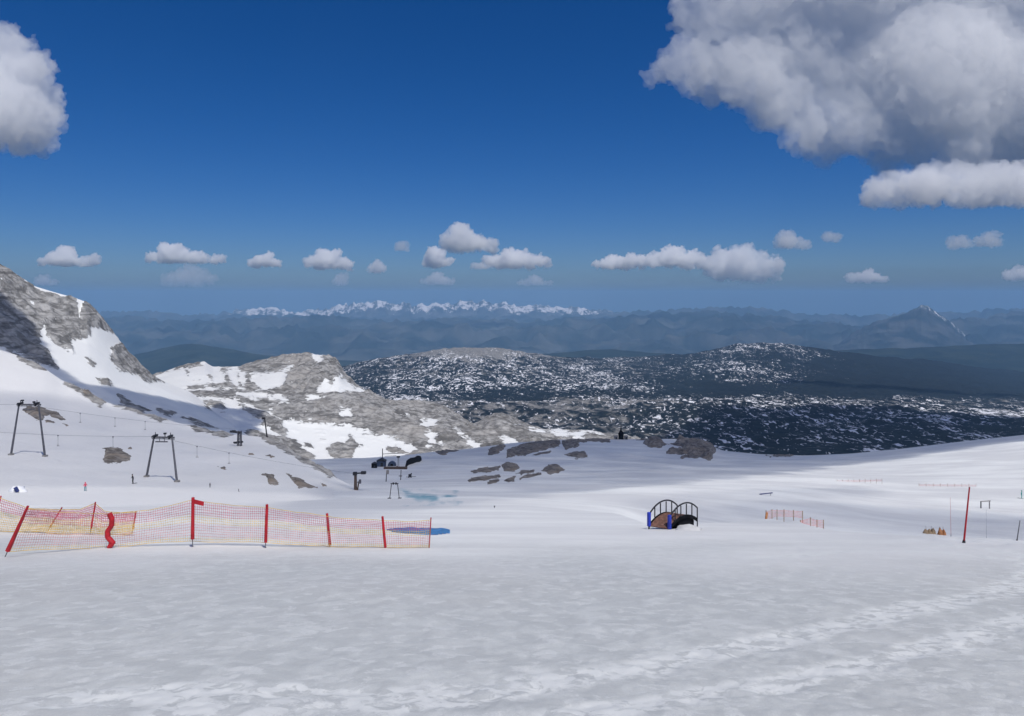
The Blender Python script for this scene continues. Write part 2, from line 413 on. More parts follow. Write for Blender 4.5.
snow = polys(px, ys, [[(140, 383), (165, 371), (200, 364), (236, 368), (243, 374), (244, 389), (180, 391), (150, 392)], [(252, 375), (270, 372), (290, 366), (284, 378), (279, 387), (256, 387)],
                      [(120, 392), (190, 395), (235, 400), (262, 414), (290, 420), (330, 424), (360, 430), (385, 436), (404, 446), (416, 447), (400, 458), (330, 468), (312, 458), (296, 440), (258, 432), (200, 425), (120, 410)],
                      [(318, 386), (324, 379), (331, 381), (340, 374), (348, 382), (364, 391), (346, 394), (318, 392)], [(300, 397), (330, 395), (320, 401), (306, 401)], [(340, 410), (349, 411), (350, 415), (342, 415)],
                      [(422, 420), (440, 419), (434, 424), (424, 426)], [(424, 430), (434, 434), (442, 445), (428, 446)], [(455, 428), (470, 440), (482, 449), (474, 449), (458, 436)], [(500, 438), (514, 438), (516, 443), (506, 443)],
                      [(530, 430), (546, 428), (560, 431), (545, 434)], [(556, 434), (580, 430), (600, 433), (580, 437)], [(200, 361), (212, 363), (208, 367), (196, 366)],
                      [(313, 354), (322, 356), (321, 362), (316, 362)], [(235, 393), (280, 393), (300, 404), (270, 402)]], 4.5)
rocks_in = polys(px, ys, [[(327, 449), (338, 440), (346, 444), (350, 434), (356, 442), (350, 461), (332, 462)], [(303, 444), (311, 443), (315, 450), (310, 451)], [(385, 447), (402, 446), (408, 452), (392, 455)],
                          [(238, 404), (268, 412), (282, 424), (290, 436), (280, 436), (262, 422), (240, 410)], [(186, 388), (232, 380), (238, 388), (200, 391)], [(222, 368), (228, 372), (232, 384), (226, 384)], [(236, 368), (240, 374), (243, 388), (238, 386)],
                          [(196, 398), (220, 402), (232, 414), (214, 410)], [(210, 376), (216, 384), (212, 388)], [(186, 371), (190, 374), (188, 377)]], 3.5)
rock = np.maximum(1 - snow, rocks_in); rock = np.clip(rock + fbm(px / 14.0, ys / 5.0, octv=4, seed=69) * 0.55 - 0.04, 0, 1)
Z += rock * (fbm(X * 0.02, Y * 0.02, Z * 0.02, 5, 61, 0.55, True) * 4.5 + fbm(X * 0.1, Y * 0.1, Z * 0.1, 3, 63) * 2.8)
Z -= sstep(283, 296, px) * (1 - sstep(340, 350, px)) * sstep(394, 386, ys) * np.clip(fbm(X * 0.09, Y * 0.01, octv=3, seed=67, ridged=True), -1, 1) * 3
Z += (1 - rock) * fbm(X * 0.01, Y * 0.01, octv=3, seed=65) * 2
P = np.stack([X, Y, Z], -1)
o, q = grid_mesh('hill', P, mat_slope('limestone_hills', 5.0, warm=(0.40, 0.375, 0.345)), {'rock': np.clip(rock, 0, 1)})
tag(o, 'rounded grey limestone hills with snow fields beyond the lift slope', None, None, 'structure'); register('hills', P, q)

# ---------------- karst plateau
xs = np.arange(-300, 1480, 2.0)
crest = gx(xs, [(-300, 380), (300, 372), (350, 362), (372, 357), (395, 354), (415, 352), (432, 348), (455, 345.5), (478, 345), (500, 348), (530, 351), (560, 354), (600, 357), (640, 355.5), (680, 353), (705, 349), (735, 344), (765, 342), (785, 341.5),
                (812, 345), (840, 350), (880, 354), (930, 359), (980, 366), (1024, 370), (1480, 385)], 4)
cY = gx(xs, [(-300, 7500), (480, 6500), (600, 8200), (785, 8000), (1024, 9500), (1480, 10000)], 20)
gl = [(np.full_like(xs, 560), np.full_like(xs, 1400)), (gx(xs, [(-300, 470), (1024, 458), (1480, 450)]), np.full_like(xs, 1900)), (gx(xs, [(-300, 440), (600, 428), (1024, 424), (1480, 424)]), np.full_like(xs, 2700)),
      (gx(xs, [(-300, 410), (500, 400), (700, 400), (850, 404), (1024, 414), (1480, 414)], 30), np.full_like(xs, 3700)),
      (gx(xs, [(-300, 400), (500, 388), (700, 392), (850, 396), (1024, 404), (1480, 408)], 30), np.full_like(xs, 4700)), (crest, cY), (crest + 40, cY + 2500)]
ys, ds = loft(gl, [8, 40, 44, 24, 60, 10], 4)
X, Y, Z = to_world(xs, ys, ds); px = np.broadcast_to(xs, ys.shape)
Z += fbm(X / 420, Y / 420, octv=4, seed=71) * 34 + fbm(X / 95, Y / 130, octv=3, seed=73, ridged=True) * 10
up = sstep(395, 372, ys)
sn = 0.52 - 0.05 * up - 0.30 * sstep(770, 880, px) * sstep(400, 392, ys) - 0.10 * sstep(412, 430, ys) * sstep(700, 800, px)
sn += 0.10 * np.exp(-((ys - 403) / 5) ** 2) * sstep(860, 760, px) - 0.13 * sstep(820, 900, px) * sstep(414, 406, ys) - 0.40 * np.exp(-((ys - 390) / 5) ** 2) * sstep(640, 740, px) - 0.14 * np.exp(-((px - 480) / 70) ** 2 - ((ys - 349) / 6) ** 2)
sn += fbm(X / 600, Y / 1300, octv=4, seed=75) * 0.20
rk = 0.25 * up * sstep(760, 620, px) + 0.5 * np.exp(-((px - 480) / 75) ** 2 - ((ys - 350) / 7) ** 2) + 0.30 * sstep(730, 600, px) * sstep(398, 410, ys) + 0.25 * np.exp(-((ys - 403) / 5) ** 2) + 0.12 * sstep(430, 445, ys)
P = np.stack([X, Y, Z], -1)
o, q = grid_mesh('plateau', P, mat_plateau(), {'snow': np.clip(sn, 0, 1), 'rock': np.clip(rk, 0, 1)})
tag(o, 'dark wooded karst plateau flecked with snow patches', None, None, 'structure'); register('plateau', P, q)

# ---------------- far ranges
def far_range(name, label, x0, x1, dx, crest, Yc, base_y, Yb, amp, size, mat, seed, snowf=None, crest_noise=0.0, w=2):
    xs = np.arange(x0, x1, dx)
    c = gx(xs, crest, w)
    c = c - fbm(xs / 7.0, xs * 0, octv=5, seed=seed, gain=0.6, ridged=True) * crest_noise
    gl = [(np.full_like(xs, base_y), np.full_like(xs, Yb)), (c, np.full_like(xs, Yc)), (c + (base_y - c) * 0.5, np.full_like(xs, Yc * 1.1))]
    ys, ds = loft(gl, [70, 12], 1)
    X, Y, Z = to_world(xs, ys, ds)
    t = np.linspace(0, 1, 83)[:, None]
    env = np.sin(np.clip(t * 83 / 70, 0, 1) * math.pi * 0.92)
    Z += env * fbm(X / size, Y / size, octv=5, seed=seed + 3, ridged=True) * amp
    a = {}
    if snowf is not None: a['snow'] = snowf(np.broadcast_to(xs, ys.shape), ys, np.clip(t * 83 / 70, 0, 1), c[None, :]) + 0 * ys
    o, q = grid_mesh(name, np.stack([X, Y, Z], -1), mat, a)
    tag(o, label, None, None, 'structure'); return o

far_range('forest_hills', 'dark blue wooded hills behind the plateau', -420, 1460, 3, [(-420, 352), (60, 356), (110, 359), (150, 351), (175, 345), (195, 343), (225, 348), (260, 355), (330, 360), (400, 361), (540, 354), (575, 351), (610, 349), (640, 351), (690, 356), (800, 352), (860, 349), (920, 347), (980, 344), (1024, 343), (1460, 340)],
          14500, 392, 10500, 60, 900, mat_far('far_forest', 500, (0.010, 0.018, 0.014), (0.03, 0.04, 0.028)), 81, None, 0.5, 5)
far_range('mountains', 'long blue hazy mountain range on the horizon', -420, 1460, 3, [(-420, 312), (60, 316), (130, 319), (200, 322), (260, 318), (330, 317), (400, 321), (470, 317), (540, 322), (600, 318), (660, 315), (715, 312), (745, 314), (800, 321), (850, 326), (920, 324), (970, 318), (1024, 313), (1460, 310)],
          30000, 366, 19500, 650, 2000, mat_far('far_range', 1500, (0.010, 0.018, 0.020), (0.085, 0.085, 0.08)), 91, None, 3.4, 2)
far_range('mountains', 'paler blue mountain range behind the long hazy one', -420, 1460, 3, [(-420, 306), (60, 311), (110, 313), (160, 312), (210, 315), (400, 318), (560, 317), (640, 312), (720, 307), (760, 309), (830, 316), (960, 313), (1000, 309), (1024, 308), (1460, 305)],
          38500, 350, 33000, 500, 2000, mat_far('paler_range', 1300, (0.012, 0.02, 0.022), (0.10, 0.10, 0.095)), 95, None, 3.4, 2)
far_range('mountains', 'snow capped peaks far away on the horizon', -420, 1460, 2, [(-420, 320), (100, 320), (190, 316), (225, 313), (250, 308), (275, 308), (300, 313), (322, 309), (350, 304), (372, 301.5), (392, 303), (420, 305), (455, 303), (480, 301.5), (510, 304), (545, 306), (590, 309), (630, 313), (680, 318), (1460, 320)],
          43000, 345, 37000, 160, 1600, mat_far('snow_range', 900, (0.03, 0.035, 0.035), (0.14, 0.135, 0.13), (0.85, 0.80, 0.78)), 101, lambda px, ys, t, c: (0.50 + 0.26 * fbm(px / 5.0, ys / 3.0, octv=4, seed=107)) * sstep(19, 4, ys - c) * sstep(170, 260, px) * sstep(700, 560, px), 4.0, 1)
far_range('mountain', 'steep blue mountain with a pale summit standing apart at the right', 820, 1010, 1.0, [(820, 352), (840, 343), (852, 334), (866, 326), (880, 320), (893, 317), (905, 314), (914, 308), (921, 305), (928, 306), (935, 311), (944, 317), (953, 324), (962, 332), (970, 340), (990, 348), (1010, 353)],
          24000, 356, 20500, 150, 1500, mat_far('lone_peak', 700, (0.010, 0.018, 0.019), (0.085, 0.083, 0.08), (0.8, 0.8, 0.8)), 111, lambda px, ys, t, c: 0.44 * sstep(10, 2, ys - c) * sstep(880, 920, px), 1.6, 1)
n = 60
XX, YY = np.meshgrid(np.linspace(-70000, 70000, n), np.linspace(600, 68000, n))
o, q = grid_mesh('valley_floor', np.stack([XX, YY, -2050 + 0 * XX], -1), mat_far('valley', 1800, (0.012, 0.02, 0.014), (0.05, 0.06, 0.04)))
tag(o, 'wooded valley floor below the mountains', None, None, 'structure')

# ================================================================== LIGHT, AIR, CAMERA
EL, AZ = math.radians(62), math.radians(152)     # azimuth from +Y towards +X
SUN = Vector((math.sin(AZ) * math.cos(EL), math.cos(AZ) * math.cos(EL), math.sin(EL)))
w = bpy.data.worlds.new('World'); S.world = w; w.use_nodes = True
nt = w.node_tree; bg = nt.nodes['Background']
sky = nt.nodes.new('ShaderNodeTexSky'); sky.sky_type = 'NISHITA'; sky.sun_disc = False
sky.sun_elevation = EL; sky.sun_rotation = AZ % (2 * math.pi)
sky.altitude = 0; sky.air_density = 0.7; sky.dust_density = 1.0; sky.ozone_density = 10.0
hs = nt.nodes.new('ShaderNodeHueSaturation'); hs.inputs['Hue'].default_value = 0.508; hs.inputs['Saturation'].default_value = 1.25
nt.links.new(sky.outputs[0], hs.inputs['Color']); nt.links.new(hs.outputs[0], bg.inputs[0]); bg.inputs[1].default_value = 0.078
sl = bpy.data.lights.new('sun', 'SUN'); sl.energy = 3.45; sl.angle = math.radians(0.53); sl.color = (1, 0.965, 0.91)
so = bpy.data.objects.new('sun', sl); COL.objects.link(so)
so.rotation_euler = (-SUN).to_track_quat('-Z', 'Y').to_euler()

hz = NT('air')
pv = hz.n('ShaderNodeVolumePrincipled'); pv.inputs['Color'].default_value = (0.375, 0.66, 0.98, 1); pv.inputs['Density'].default_value = 2.9e-5; pv.inputs['Anisotropy'].default_value = 0.0
hz.t.links.new(pv.outputs[0], hz.out.inputs['Volume'])
bm = bmesh.new(); bmesh.ops.create_cube(bm, size=1)
for v in bm.verts: v.co = Vector((v.co.x * 160000, 32000 + v.co.y * 76000, (v.co.z + 0.5) * 2490 - 2110))
me = bpy.data.meshes.new('haze'); bm.to_mesh(me); bm.free(); me.materials.append(hz.m)
o = bpy.data.objects.new('haze', me); COL.objects.link(o); tag(o, 'thin blue haze over the valleys', None, None, 'stuff')

cam = bpy.data.cameras.new('camera'); co = bpy.data.objects.new('camera', cam); COL.objects.link(co)
co.location = (0, 0, 0); co.rotation_euler = (math.radians(90), 0, 0)
cam.sensor_width = 36; cam.lens = F / 1024 * 36; cam.shift_y = -(358 - HY) / 1024
cam.clip_start = 0.1; cam.clip_end = 300000
S.camera = co

# ================================================================== CLOUDS
def cloud_mat(dens):
    t = NT('cloud_vapour')
    p = t.n('ShaderNodeVolumePrincipled'); p.inputs['Color'].default_value = (1.0, 1.0, 1.0, 1)
    p.inputs['Density'].default_value = dens; p.inputs['Anisotropy'].default_value = 0.2
    t.t.links.new(p.outputs[0], t.out.inputs['Volume'])
    return t.m

def puff(me, p, a, w_, octv, seed, bias=0.25, wisp=False):
    """push the surface out in rounded heaps with creases between them"""
    for k in range(octv):
        me.vertices.foreach_set('co', p.reshape(-1).astype(np.float32)); me.update()
        q = np.empty(len(p) * 3, np.float32); me.vertices.foreach_get('normal', q); nrm = q.reshape(-1, 3)
        n = vnoise(p[:, 0] / w_ + 3.7 * k, p[:, 1] / w_, p[:, 2] / w_, seed + 11 * k)
        if not wisp: n = np.abs(n) ** 0.8
        p = p + nrm * ((n - bias) * a)[:, None]
        a *= 0.6; w_ *= 0.52
    return p

def make_cloud(spheres, voxel, dens, label, base=None, seed=0, amp=0.3, wl=None, group='clouds in the sky', billow=None, flat=1.0, fine=0.4):
    """spheres: world (x, y, z, r); united, then roughened at several scales"""
    c = sum((Vector(s[:3]) for s in spheres), Vector()) / len(spheres)
    bm = bmesh.new()
    for s in spheres:
        bmesh.ops.create_icosphere(bm, subdivisions=2, radius=s[3], matrix=Matrix.Translation(Vector(s[:3]) - c))
    me = bpy.data.meshes.new('cloud_raw'); bm.to_mesh(me); bm.free()
    tmp = bpy.data.objects.new('cloud_raw', me); COL.objects.link(tmp)
    md = tmp.modifiers.new('r', 'REMESH'); md.mode = 'VOXEL'; md.voxel_size = voxel
    dg = bpy.context.evaluated_depsgraph_get()
    out = bpy.data.meshes.new_from_object(tmp.evaluated_get(dg)); out.name = 'cloud'
    bpy.data.objects.remove(tmp); bpy.data.meshes.remove(me)
    nv = len(out.vertices); co_ = np.empty(nv * 3, np.float32); out.vertices.foreach_get('co', co_); p = co_.reshape(-1, 3).astype(float)
    R = np.median([s[3] for s in spheres]); wl = wl or R
    nr = np.empty(nv * 3, np.float32); out.vertices.foreach_get('normal', nr); nr = nr.reshape(-1, 3)
    if billow:
        p = puff(out, p, billow, wl, 3, seed)
    else:
        d1 = fbm(p[:, 0] / wl, p[:, 1] / wl, p[:, 2] / wl, 5, seed + 5, 0.6)
        p = p + nr * (d1 * amp * R * 1.6)[:, None]
        for k in range(3):
            p[:, k] += fbm(p[:, 0] / wl * 1.7, p[:, 1] / wl * 1.7, p[:, 2] / wl * 1.7, 3, seed + 40 + k) * amp * R * 0.5
    if base is not None:
        b = base - c.z
        p[:, 2] = np.where(p[:, 2] < b, b + (p[:, 2] - b) * 0.4, p[:, 2])
    out.vertices.foreach_set('co', p.reshape(-1).astype(np.float32)); out.update()
    def clean(me, vs):
        tmp = bpy.data.objects.new('cloud_raw', me); COL.objects.link(tmp)
        md = tmp.modifiers.new('r', 'REMESH'); md.mode = 'VOXEL'; md.voxel_size = vs
        r = bpy.data.meshes.new_from_object(tmp.evaluated_get(bpy.context.evaluated_depsgraph_get())); r.name = 'cloud'
        bpy.data.objects.remove(tmp); bpy.data.meshes.remove(me); return r
    if billow:
        out = clean(out, voxel * 0.7)
        nv = len(out.vertices); co_ = np.empty(nv * 3, np.float32); out.vertices.foreach_get('co', co_); p = co_.reshape(-1, 3).astype(float)
        p = puff(out, p, billow * fine, wl * 0.2, 3, seed + 70, 0.0, True)
        p[:, 1] *= flat
        out.vertices.foreach_set('co', p.reshape(-1).astype(np.float32)); out.update()
        out = clean(out, voxel * 0.5)
    out.materials.clear(); out.materials.append(cloud_mat(dens))
    o = bpy.data.objects.new('cloud', out); COL.objects.link(o); o.location = c
    tag(o, label, 'cloud', group); return o

def blobs(lst, Y, dY=0.0, seed=0, kids=5):
    rnd = random.Random(seed); r = []
    for b in lst:
        yy = b[3] if len(b) > 3 else Y
        p = at(b[0], b[1], yy); rad = b[2] / F * yy
        p.y += rnd.uniform(-1, 1) * dY
        r.append((p.x, p.y, p.z, rad))
        for k in range(kids):
            a, e = rnd.uniform(0, 6.28), rnd.uniform(-0.3, 1.2)
            q = 0.75 * rad; rr = rad * rnd.uniform(0.3, 0.5)
            r.append((p.x + q * math.cos(a) * math.cos(e), p.y + q * math.sin(a) * math.cos(e), p.z + q * math.sin(e), rr))
    return r

def small_cloud(cx, cy, w_, h_, label, seed, dens=None, Y=None, peak=0.5):
    rnd = random.Random(seed)
    yb = min(cy + h_ / 2, 286.0)
    Y = Y or (50000 if yb > 280 else min(30000, F * 1000 / max(HY - yb, 18)))
    lst = []; n = max(4, int(w_ / (h_ * 0.42)))
    for k in range(n):
        u = (k + 0.5) / n
        top = (0.5 + 0.6 * math.exp(-((u - peak) / 0.28) ** 2)) * rnd.uniform(0.65, 1.15)
        r = h_ * 0.5 * top * 0.9
        lst.append((cx - w_ / 2 + r * 0.6 + u * (w_ - r * 1.2), yb - r * 0.9 - h_ * rnd.uniform(0, 0.18), max(r, h_ * 0.22)))
    sp = blobs(lst, Y, h_ * 0.4 / F * Y, seed, 5)
    hm = h_ / F * Y
    return make_cloud(sp, hm / 24, (dens or 7.0) * 0.7 / hm, label, -(yb - 1.0 - HY) / F * Y, seed, 0, hm * 0.5, 'small clouds low over the mountains', hm * 0.26)

# great cloud, upper right (its base about 700 m over the eye)
big = [(706, 14, 30), (690, 20, 16), (735, 42, 40), (668, 70, 13), (652, 73, 8), (690, 66, 24), (712, 84, 18), (748, 74, 38), (770, 18, 50), (738, 96, 15), (772, 105, 26), (800, 88, 42), (830, 40, 60), (803, 130, 20), (830, 130, 26),
       (858, 118, 38), (880, 50, 70), (893, 146, 26), (910, 122, 44), (940, 70, 75), (955, 134, 40), (930, 164, 18), (1000, 60, 80), (1000, 146, 46), (1060, 90, 90), (1060, 150, 54), (1130, 110, 95), (1180, 40, 120),
       (760, -20, 55), (850, -40, 80), (950, -50, 90), (1070, -40, 100), (720, -14, 30)]
make_cloud(blobs(big, 8600, 350, 3, 4), 26, 0.0055, 'great grey cloud filling the upper right corner', None, 3, 0, 380, billow=130, flat=0.4, fine=0.55)
sec = [(868, 194, 9), (882, 191, 13), (899, 189, 15), (916, 188, 16), (933, 186, 18), (950, 189, 18), (967, 188, 19), (988, 186, 21), (1012, 189, 20), (1040, 188, 22), (1080, 190, 24), (1120, 188, 25)]
make_cloud(blobs(sec, 4700, 120, 4, 5), 11, 0.014, 'long flat cloud bank under the great grey cloud', -(205 - HY) / F * 4700, 4, 0, 110, billow=70, flat=0.6)
lft = [(8, 62, 22), (22, 78, 24), (30, 105, 22), (42, 125, 15), (12, 110, 34), (20, 135, 20), (-20, 80, 45), (-40, 115, 45), (-80, 80, 60), (-90, 120, 50), (-140, 100, 60), (46, 142, 9), (34, 62, 9)]
make_cloud(blobs(lft, 4400, 150, 6, 4), 13, 0.013, 'grey puffy cloud cut by the left edge of the picture', -(151 - HY) / F * 4400, 6, 0, 170, billow=90, flat=0.5)
for i, a in enumerate([
    (73, 258, 64, 17, 'flat white cloud above the left rock ridge', None, 0.35), (187, 255, 82, 17, 'long white two-humped cloud right of the flat one above the ridge', None, 0.3),
    (265, 261, 38, 14, 'small white cloud with a dark streak over it', None, 0.6), (330, 261, 52, 18, 'oval white cloud left of the tall cloud, level with it', None, 0.4),
    (188, 285, 54, 20, 'faint pinkish cloud below the two-humped cloud', 1.6, 0.5), (377, 267, 20, 12, 'tiny white puff just right of the oval cloud', 3.0, 0.5), (402, 247, 17, 10, 'tiny grey puff left of the top of the tall cloud', 1.2, 0.5),
    (470, 240, 60, 25, 'tall cumulus with two bright heads above the snowy peaks', 6.0, 0.4), (518, 259, 72, 20, 'cloud low on the right side of the tall cumulus', None, 0.3),
    (438, 259, 32, 17, 'cloud low on the left side of the tall cumulus', None, 0.4), (482, 265, 26, 9, 'thin pale cloud just under the tall cumulus', 2.5, 0.5), (437, 280, 38, 11, 'faint low cloud under the left side of the tall cumulus', 2.0, 0.5),
    (535, 286, 36, 9, 'faint low cloud right above the snowy peaks', 1.6, 0.5), (340, 286, 14, 15, 'upright faint puff under the oval cloud', 1.8, 0.5), (44, 281, 18, 12, 'faint puff touching the left rock ridge', 2.0, 0.6),
    (611, 262, 38, 15, 'small cloud at the left end of the long cloud line', None, 0.5), (672, 259, 92, 20, 'long cumulus line right of the middle', None, 0.5), (748, 260, 72, 38, 'leaning heaped cumulus at the right end of the cloud line', None, 0.4),
    (790, 241, 38, 16, 'pale blurred cloud above the heaped cumulus', 2.2, 0.4), (834, 235, 18, 14, 'tiny faint puff right of the blurred cloud', 1.6, 0.5), (867, 276, 38, 14, 'small white cloud left above the lone mountain', 4.0, 0.4),
    (957, 241, 20, 16, 'left one of two faint puffs under the long cloud bank', 1.5, 0.5), (991, 238, 28, 18, 'right one of two faint puffs under the long cloud bank', 2.0, 0.5), (1018, 274, 32, 14, 'small white cloud cut by the right edge', 4.0, 0.4)]):
    small_cloud(a[0], a[1], a[2], a[3], a[4], 200 + i, a[5], None, a[6])

# clouds added out of the picture, overhead, to lay shade on the ground
def shade_cloud(poly, keys, alt, rk, label, seed, dens, rmax=30):
    """a cloud high up where the sun's rays to these spots pass; rk: radius per metre of distance"""
    rnd = random.Random(seed); p = np.array(poly, float); sp = []; pts = []
    x0, y0, x1, y1 = p[:, 0].min(), p[:, 1].min(), p[:, 0].max(), p[:, 1].max()
    for yy in np.arange(y0, y1, 1.0):
        for xx in np.arange(x0, x1, 3.0):
            if poly_sd(np.array([xx]), np.array([yy]), poly)[0] < 0: continue
            h = hit(xx, yy, keys)
            h2 = hit(xx, yy, tuple(k for k in ('ground', 'hill', 'mountain') if k not in keys))
            if h is None or (h2 is not None and h2.length < h.length): continue
            r = min(rmax, rk * h.y)
            if any((h.xy - b.xy).length < r * 0.55 for b, _ in pts): continue
            pts.append((h, r))
    for h, r in pts:
        t = (alt - h.z) / SUN.z; c = h + SUN * t
        sp.append((c.x, c.y, c.z + rnd.uniform(-0.2, 0.5) * r, r * rnd.uniform(0.85, 1.1)))
    rm = min(r for _, r in pts)
    return make_cloud(sp, max(rm / 2.5, 2.0), dens, label, None, seed, 0.16, np.median([r for _, r in pts]) * 1.2, 'clouds overhead')
shade_cloud([(300, 520), (404, 511), (470, 502), (560, 492), (660, 483), (760, 472), (860, 461), (960, 447), (1060, 434), (1060, 428), (900, 446), (820, 453), (720, 448), (640, 436), (560, 437), (470, 446), (300, 463)], ('ground',), 560, 0.045, 'broad cloud overhead that shades the snow basin', 301, 0.03)
shade_cloud([(-60, 262), (0, 297), (24, 318), (38, 340), (54, 367), (84, 386), (120, 390), (165, 399), (205, 408), (245, 421), (280, 437), (260, 436), (150, 425), (60, 400), (-60, 360)], ('mountain',), 420, 0.012, 'narrow added cloud overhead that shades the foot of the ridge', 302, 0.12)  # cloud added to throw the dark shape over the ridge foot
shade_cloud([(-60, 405), (10, 398), (70, 405), (150, 420), (225, 436), (270, 446), (330, 478), (372, 497), (300, 492), (215, 486), (120, 484), (60, 484), (-60, 484)], ('hill',), 560, 0.06, 'thin veil of cloud overhead that dims the left snow hill', 306, 0.012)
shade_cloud([(640, 503), (720, 494), (800, 490), (872, 489), (880, 492), (800, 500), (720, 508), (640, 508)], ('ground',), 560, 0.03, 'thin streak of added cloud overhead that dims the middle slope', 304, 0.02)  # cloud added to grey this band of the slope
shade_cloud([(690, 516), (830, 508), (880, 512), (1060, 520), (1060, 550), (900, 540), (800, 525), (690, 522)], ('ground',), 560, 0.05, 'thin added cloud overhead that dims the hollow behind the snow edge', 305, 0.03)  # unseen cloud added to darken the hollow
shade_cloud([(690, 450), (740, 412), (860, 410), (1060, 420), (1060, 446), (850, 460)], ('plateau',), 1800, 0.06, 'wide cloud overhead that shades the plateau', 303, 0.006, 150)

# ================================================================== THINGS
class MB:
    """collects shapes into one bmesh"""
    def __init__(self): self.b = bmesh.new()
    def tube(self, p, q, r, r2=None, n=8, mi=0):
        p, q = Vector(p), Vector(q); d = q - p
        if d.length < 1e-6: return self
        M = Matrix.Translation((p + q) / 2) @ d.to_track_quat('Z', 'Y').to_matrix().to_4x4()
        g = bmesh.ops.create_cone(self.b, cap_ends=True, segments=n, radius1=r, radius2=r if r2 is None else r2, depth=d.length, matrix=M)
        if mi:
            for f in {f for v in g['verts'] for f in v.link_faces}: f.material_index = mi
        return self
    def path(self, pts, r, n=6):
        for a, c in zip(pts[:-1], pts[1:]): self.tube(a, c, r, None, n)
        return self
    def box(self, c, size, rot=None, bev=0.0, mi=0):
        g = bmesh.ops.create_cube(self.b, size=1)
        M = Matrix.Translation(Vector(c)) @ (rot.to_4x4() if rot else Matrix.Identity(4)) @ Matrix.Diagonal((*size, 1))
        bmesh.ops.transform(self.b, matrix=M, verts=g['verts'])
        if bev:
            bmesh.ops.bevel(self.b, geom=list({e for v in g['verts'] for e in v.link_edges}), offset=bev, segments=2, affect='EDGES', profile=0.7)
        return self
    def wheel(self, c, axis, r, wd, n=14):
        a = Vector(axis).normalized() * wd / 2; c = Vector(c)
        return self.tube(c - a, c + a, r, None, n)
    def prism(self, pts, thick):
        """pts: outline in space (planar), pushed out by the vector thick"""
        vs = [self.b.verts.new(Vector(p)) for p in pts]; wv = [self.b.verts.new(Vector(p) + Vector(thick)) for p in pts]
        n = len(vs); self.b.faces.new(vs); self.b.faces.new(wv[::-1])
        for i in range(n): self.b.faces.new((vs[i], wv[i], wv[(i + 1) % n], vs[(i + 1) % n]))
        return self
    def build(self, name, mat, parent=None, loc=None, smooth=False):
        root = parent
        off = Vector((0, 0, 0))
        while root is not None: off = off + root.location; root = root.parent
        if loc is not None: off = off + Vector(loc)
        bmesh.ops.recalc_face_normals(self.b, faces=self.b.faces)
        for v in self.b.verts: v.co -= off
        me = bpy.data.meshes.new(name); self.b.to_mesh(me); self.b.free()
        for m in (mat if isinstance(mat, (list, tuple)) else [mat]): me.materials.append(m)
        if smooth: me.polygons.foreach_set('use_smooth', [True] * len(me.polygons))
        o = bpy.data.objects.new(name, me); COL.objects.link(o)
        if parent is not None: o.parent = parent
        elif loc is not None: o.location = loc
        return o

def thing(name, loc, label, cat, group=None):
    o = bpy.data.objects.new(name, None); COL.objects.link(o); o.location = loc; o.empty_display_size = 0.3
    return tag(o, label, cat, group)

M = {
    'red': simple('red_sleeve', (0.44, 0.012, 0.022), 0.55, var=0.3), 'rod': simple('grey_rod', (0.16, 0.16, 0.17), 0.5, 0.3),
    'cord_red': simple('red_cord', (0.60, 0.12, 0.17), 0.7), 'cord_yellow': simple('yellow_cord', (0.74, 0.50, 0.15), 0.7), 'cord_pale': simple('faded_cord', (0.66, 0.30, 0.30), 0.7),
    'orange': simple('orange_fabric', (0.46, 0.20, 0.08), 0.75, var=0.35), 'steel': simple('galvanised_steel', (0.13, 0.13, 0.145), 0.55, 0.4, var=0.35),
    'dark': simple('dark_steel', (0.035, 0.036, 0.042), 0.6, 0.2, var=0.4), 'black': simple('black_cover', (0.009, 0.010, 0.013), 0.85, var=0.5, spec=0.1), 'cable': simple('steel_cable', (0.10, 0.10, 0.11), 0.6, 0.3),
    'blue': simple('blue_pad', (0.02, 0.045, 0.42), 0.5), 'navy': simple('navy_pad', (0.03, 0.045, 0.16), 0.6), 'deck': simple('brown_planks', (0.15, 0.075, 0.055), 0.8, var=0.4, scale=6), 'rail': simple('black_rail', (0.018, 0.018, 0.022), 0.5),
    'tarp': simple('blue_tarpaulin', (0.13, 0.38, 0.76), 0.5, var=0.25), 'wood': simple('weathered_boards', (0.10, 0.07, 0.055), 0.85, var=0.4), 'blue_metal': simple('blue_grey_sheet', (0.05, 0.075, 0.13), 0.5), 'grey': simple('grey_render', (0.27, 0.26, 0.25), 0.9),
    'skin': simple('skin', (0.50, 0.31, 0.23), 0.6), 'pink': simple('pink_red_jacket', (0.62, 0.07, 0.12), 0.7), 'teal': simple('teal_trousers', (0.03, 0.27, 0.30), 0.7), 'blackcloth': simple('black_clothes', (0.014, 0.014, 0.017), 0.8),
    'bluecloth': simple('blue_clothes', (0.03, 0.06, 0.25), 0.8), 'greencloth': simple('green_clothes', (0.02, 0.30, 0.27), 0.8), 'greycloth': simple('grey_clothes', (0.08, 0.08, 0.09), 0.8), 'tan': simple('tan_net', (0.33, 0.24, 0.15), 0.85, var=0.4),
    'glass': simple('dark_window', (0.02, 0.025, 0.03), 0.15, spec=0.6), 'mound': simple('mound_snow', (0.58, 0.58, 0.575), 0.7, var=0.06), 'white': simple('white_snow_heap', (0.80, 0.81, 0.83), 0.7, var=0.05),
}
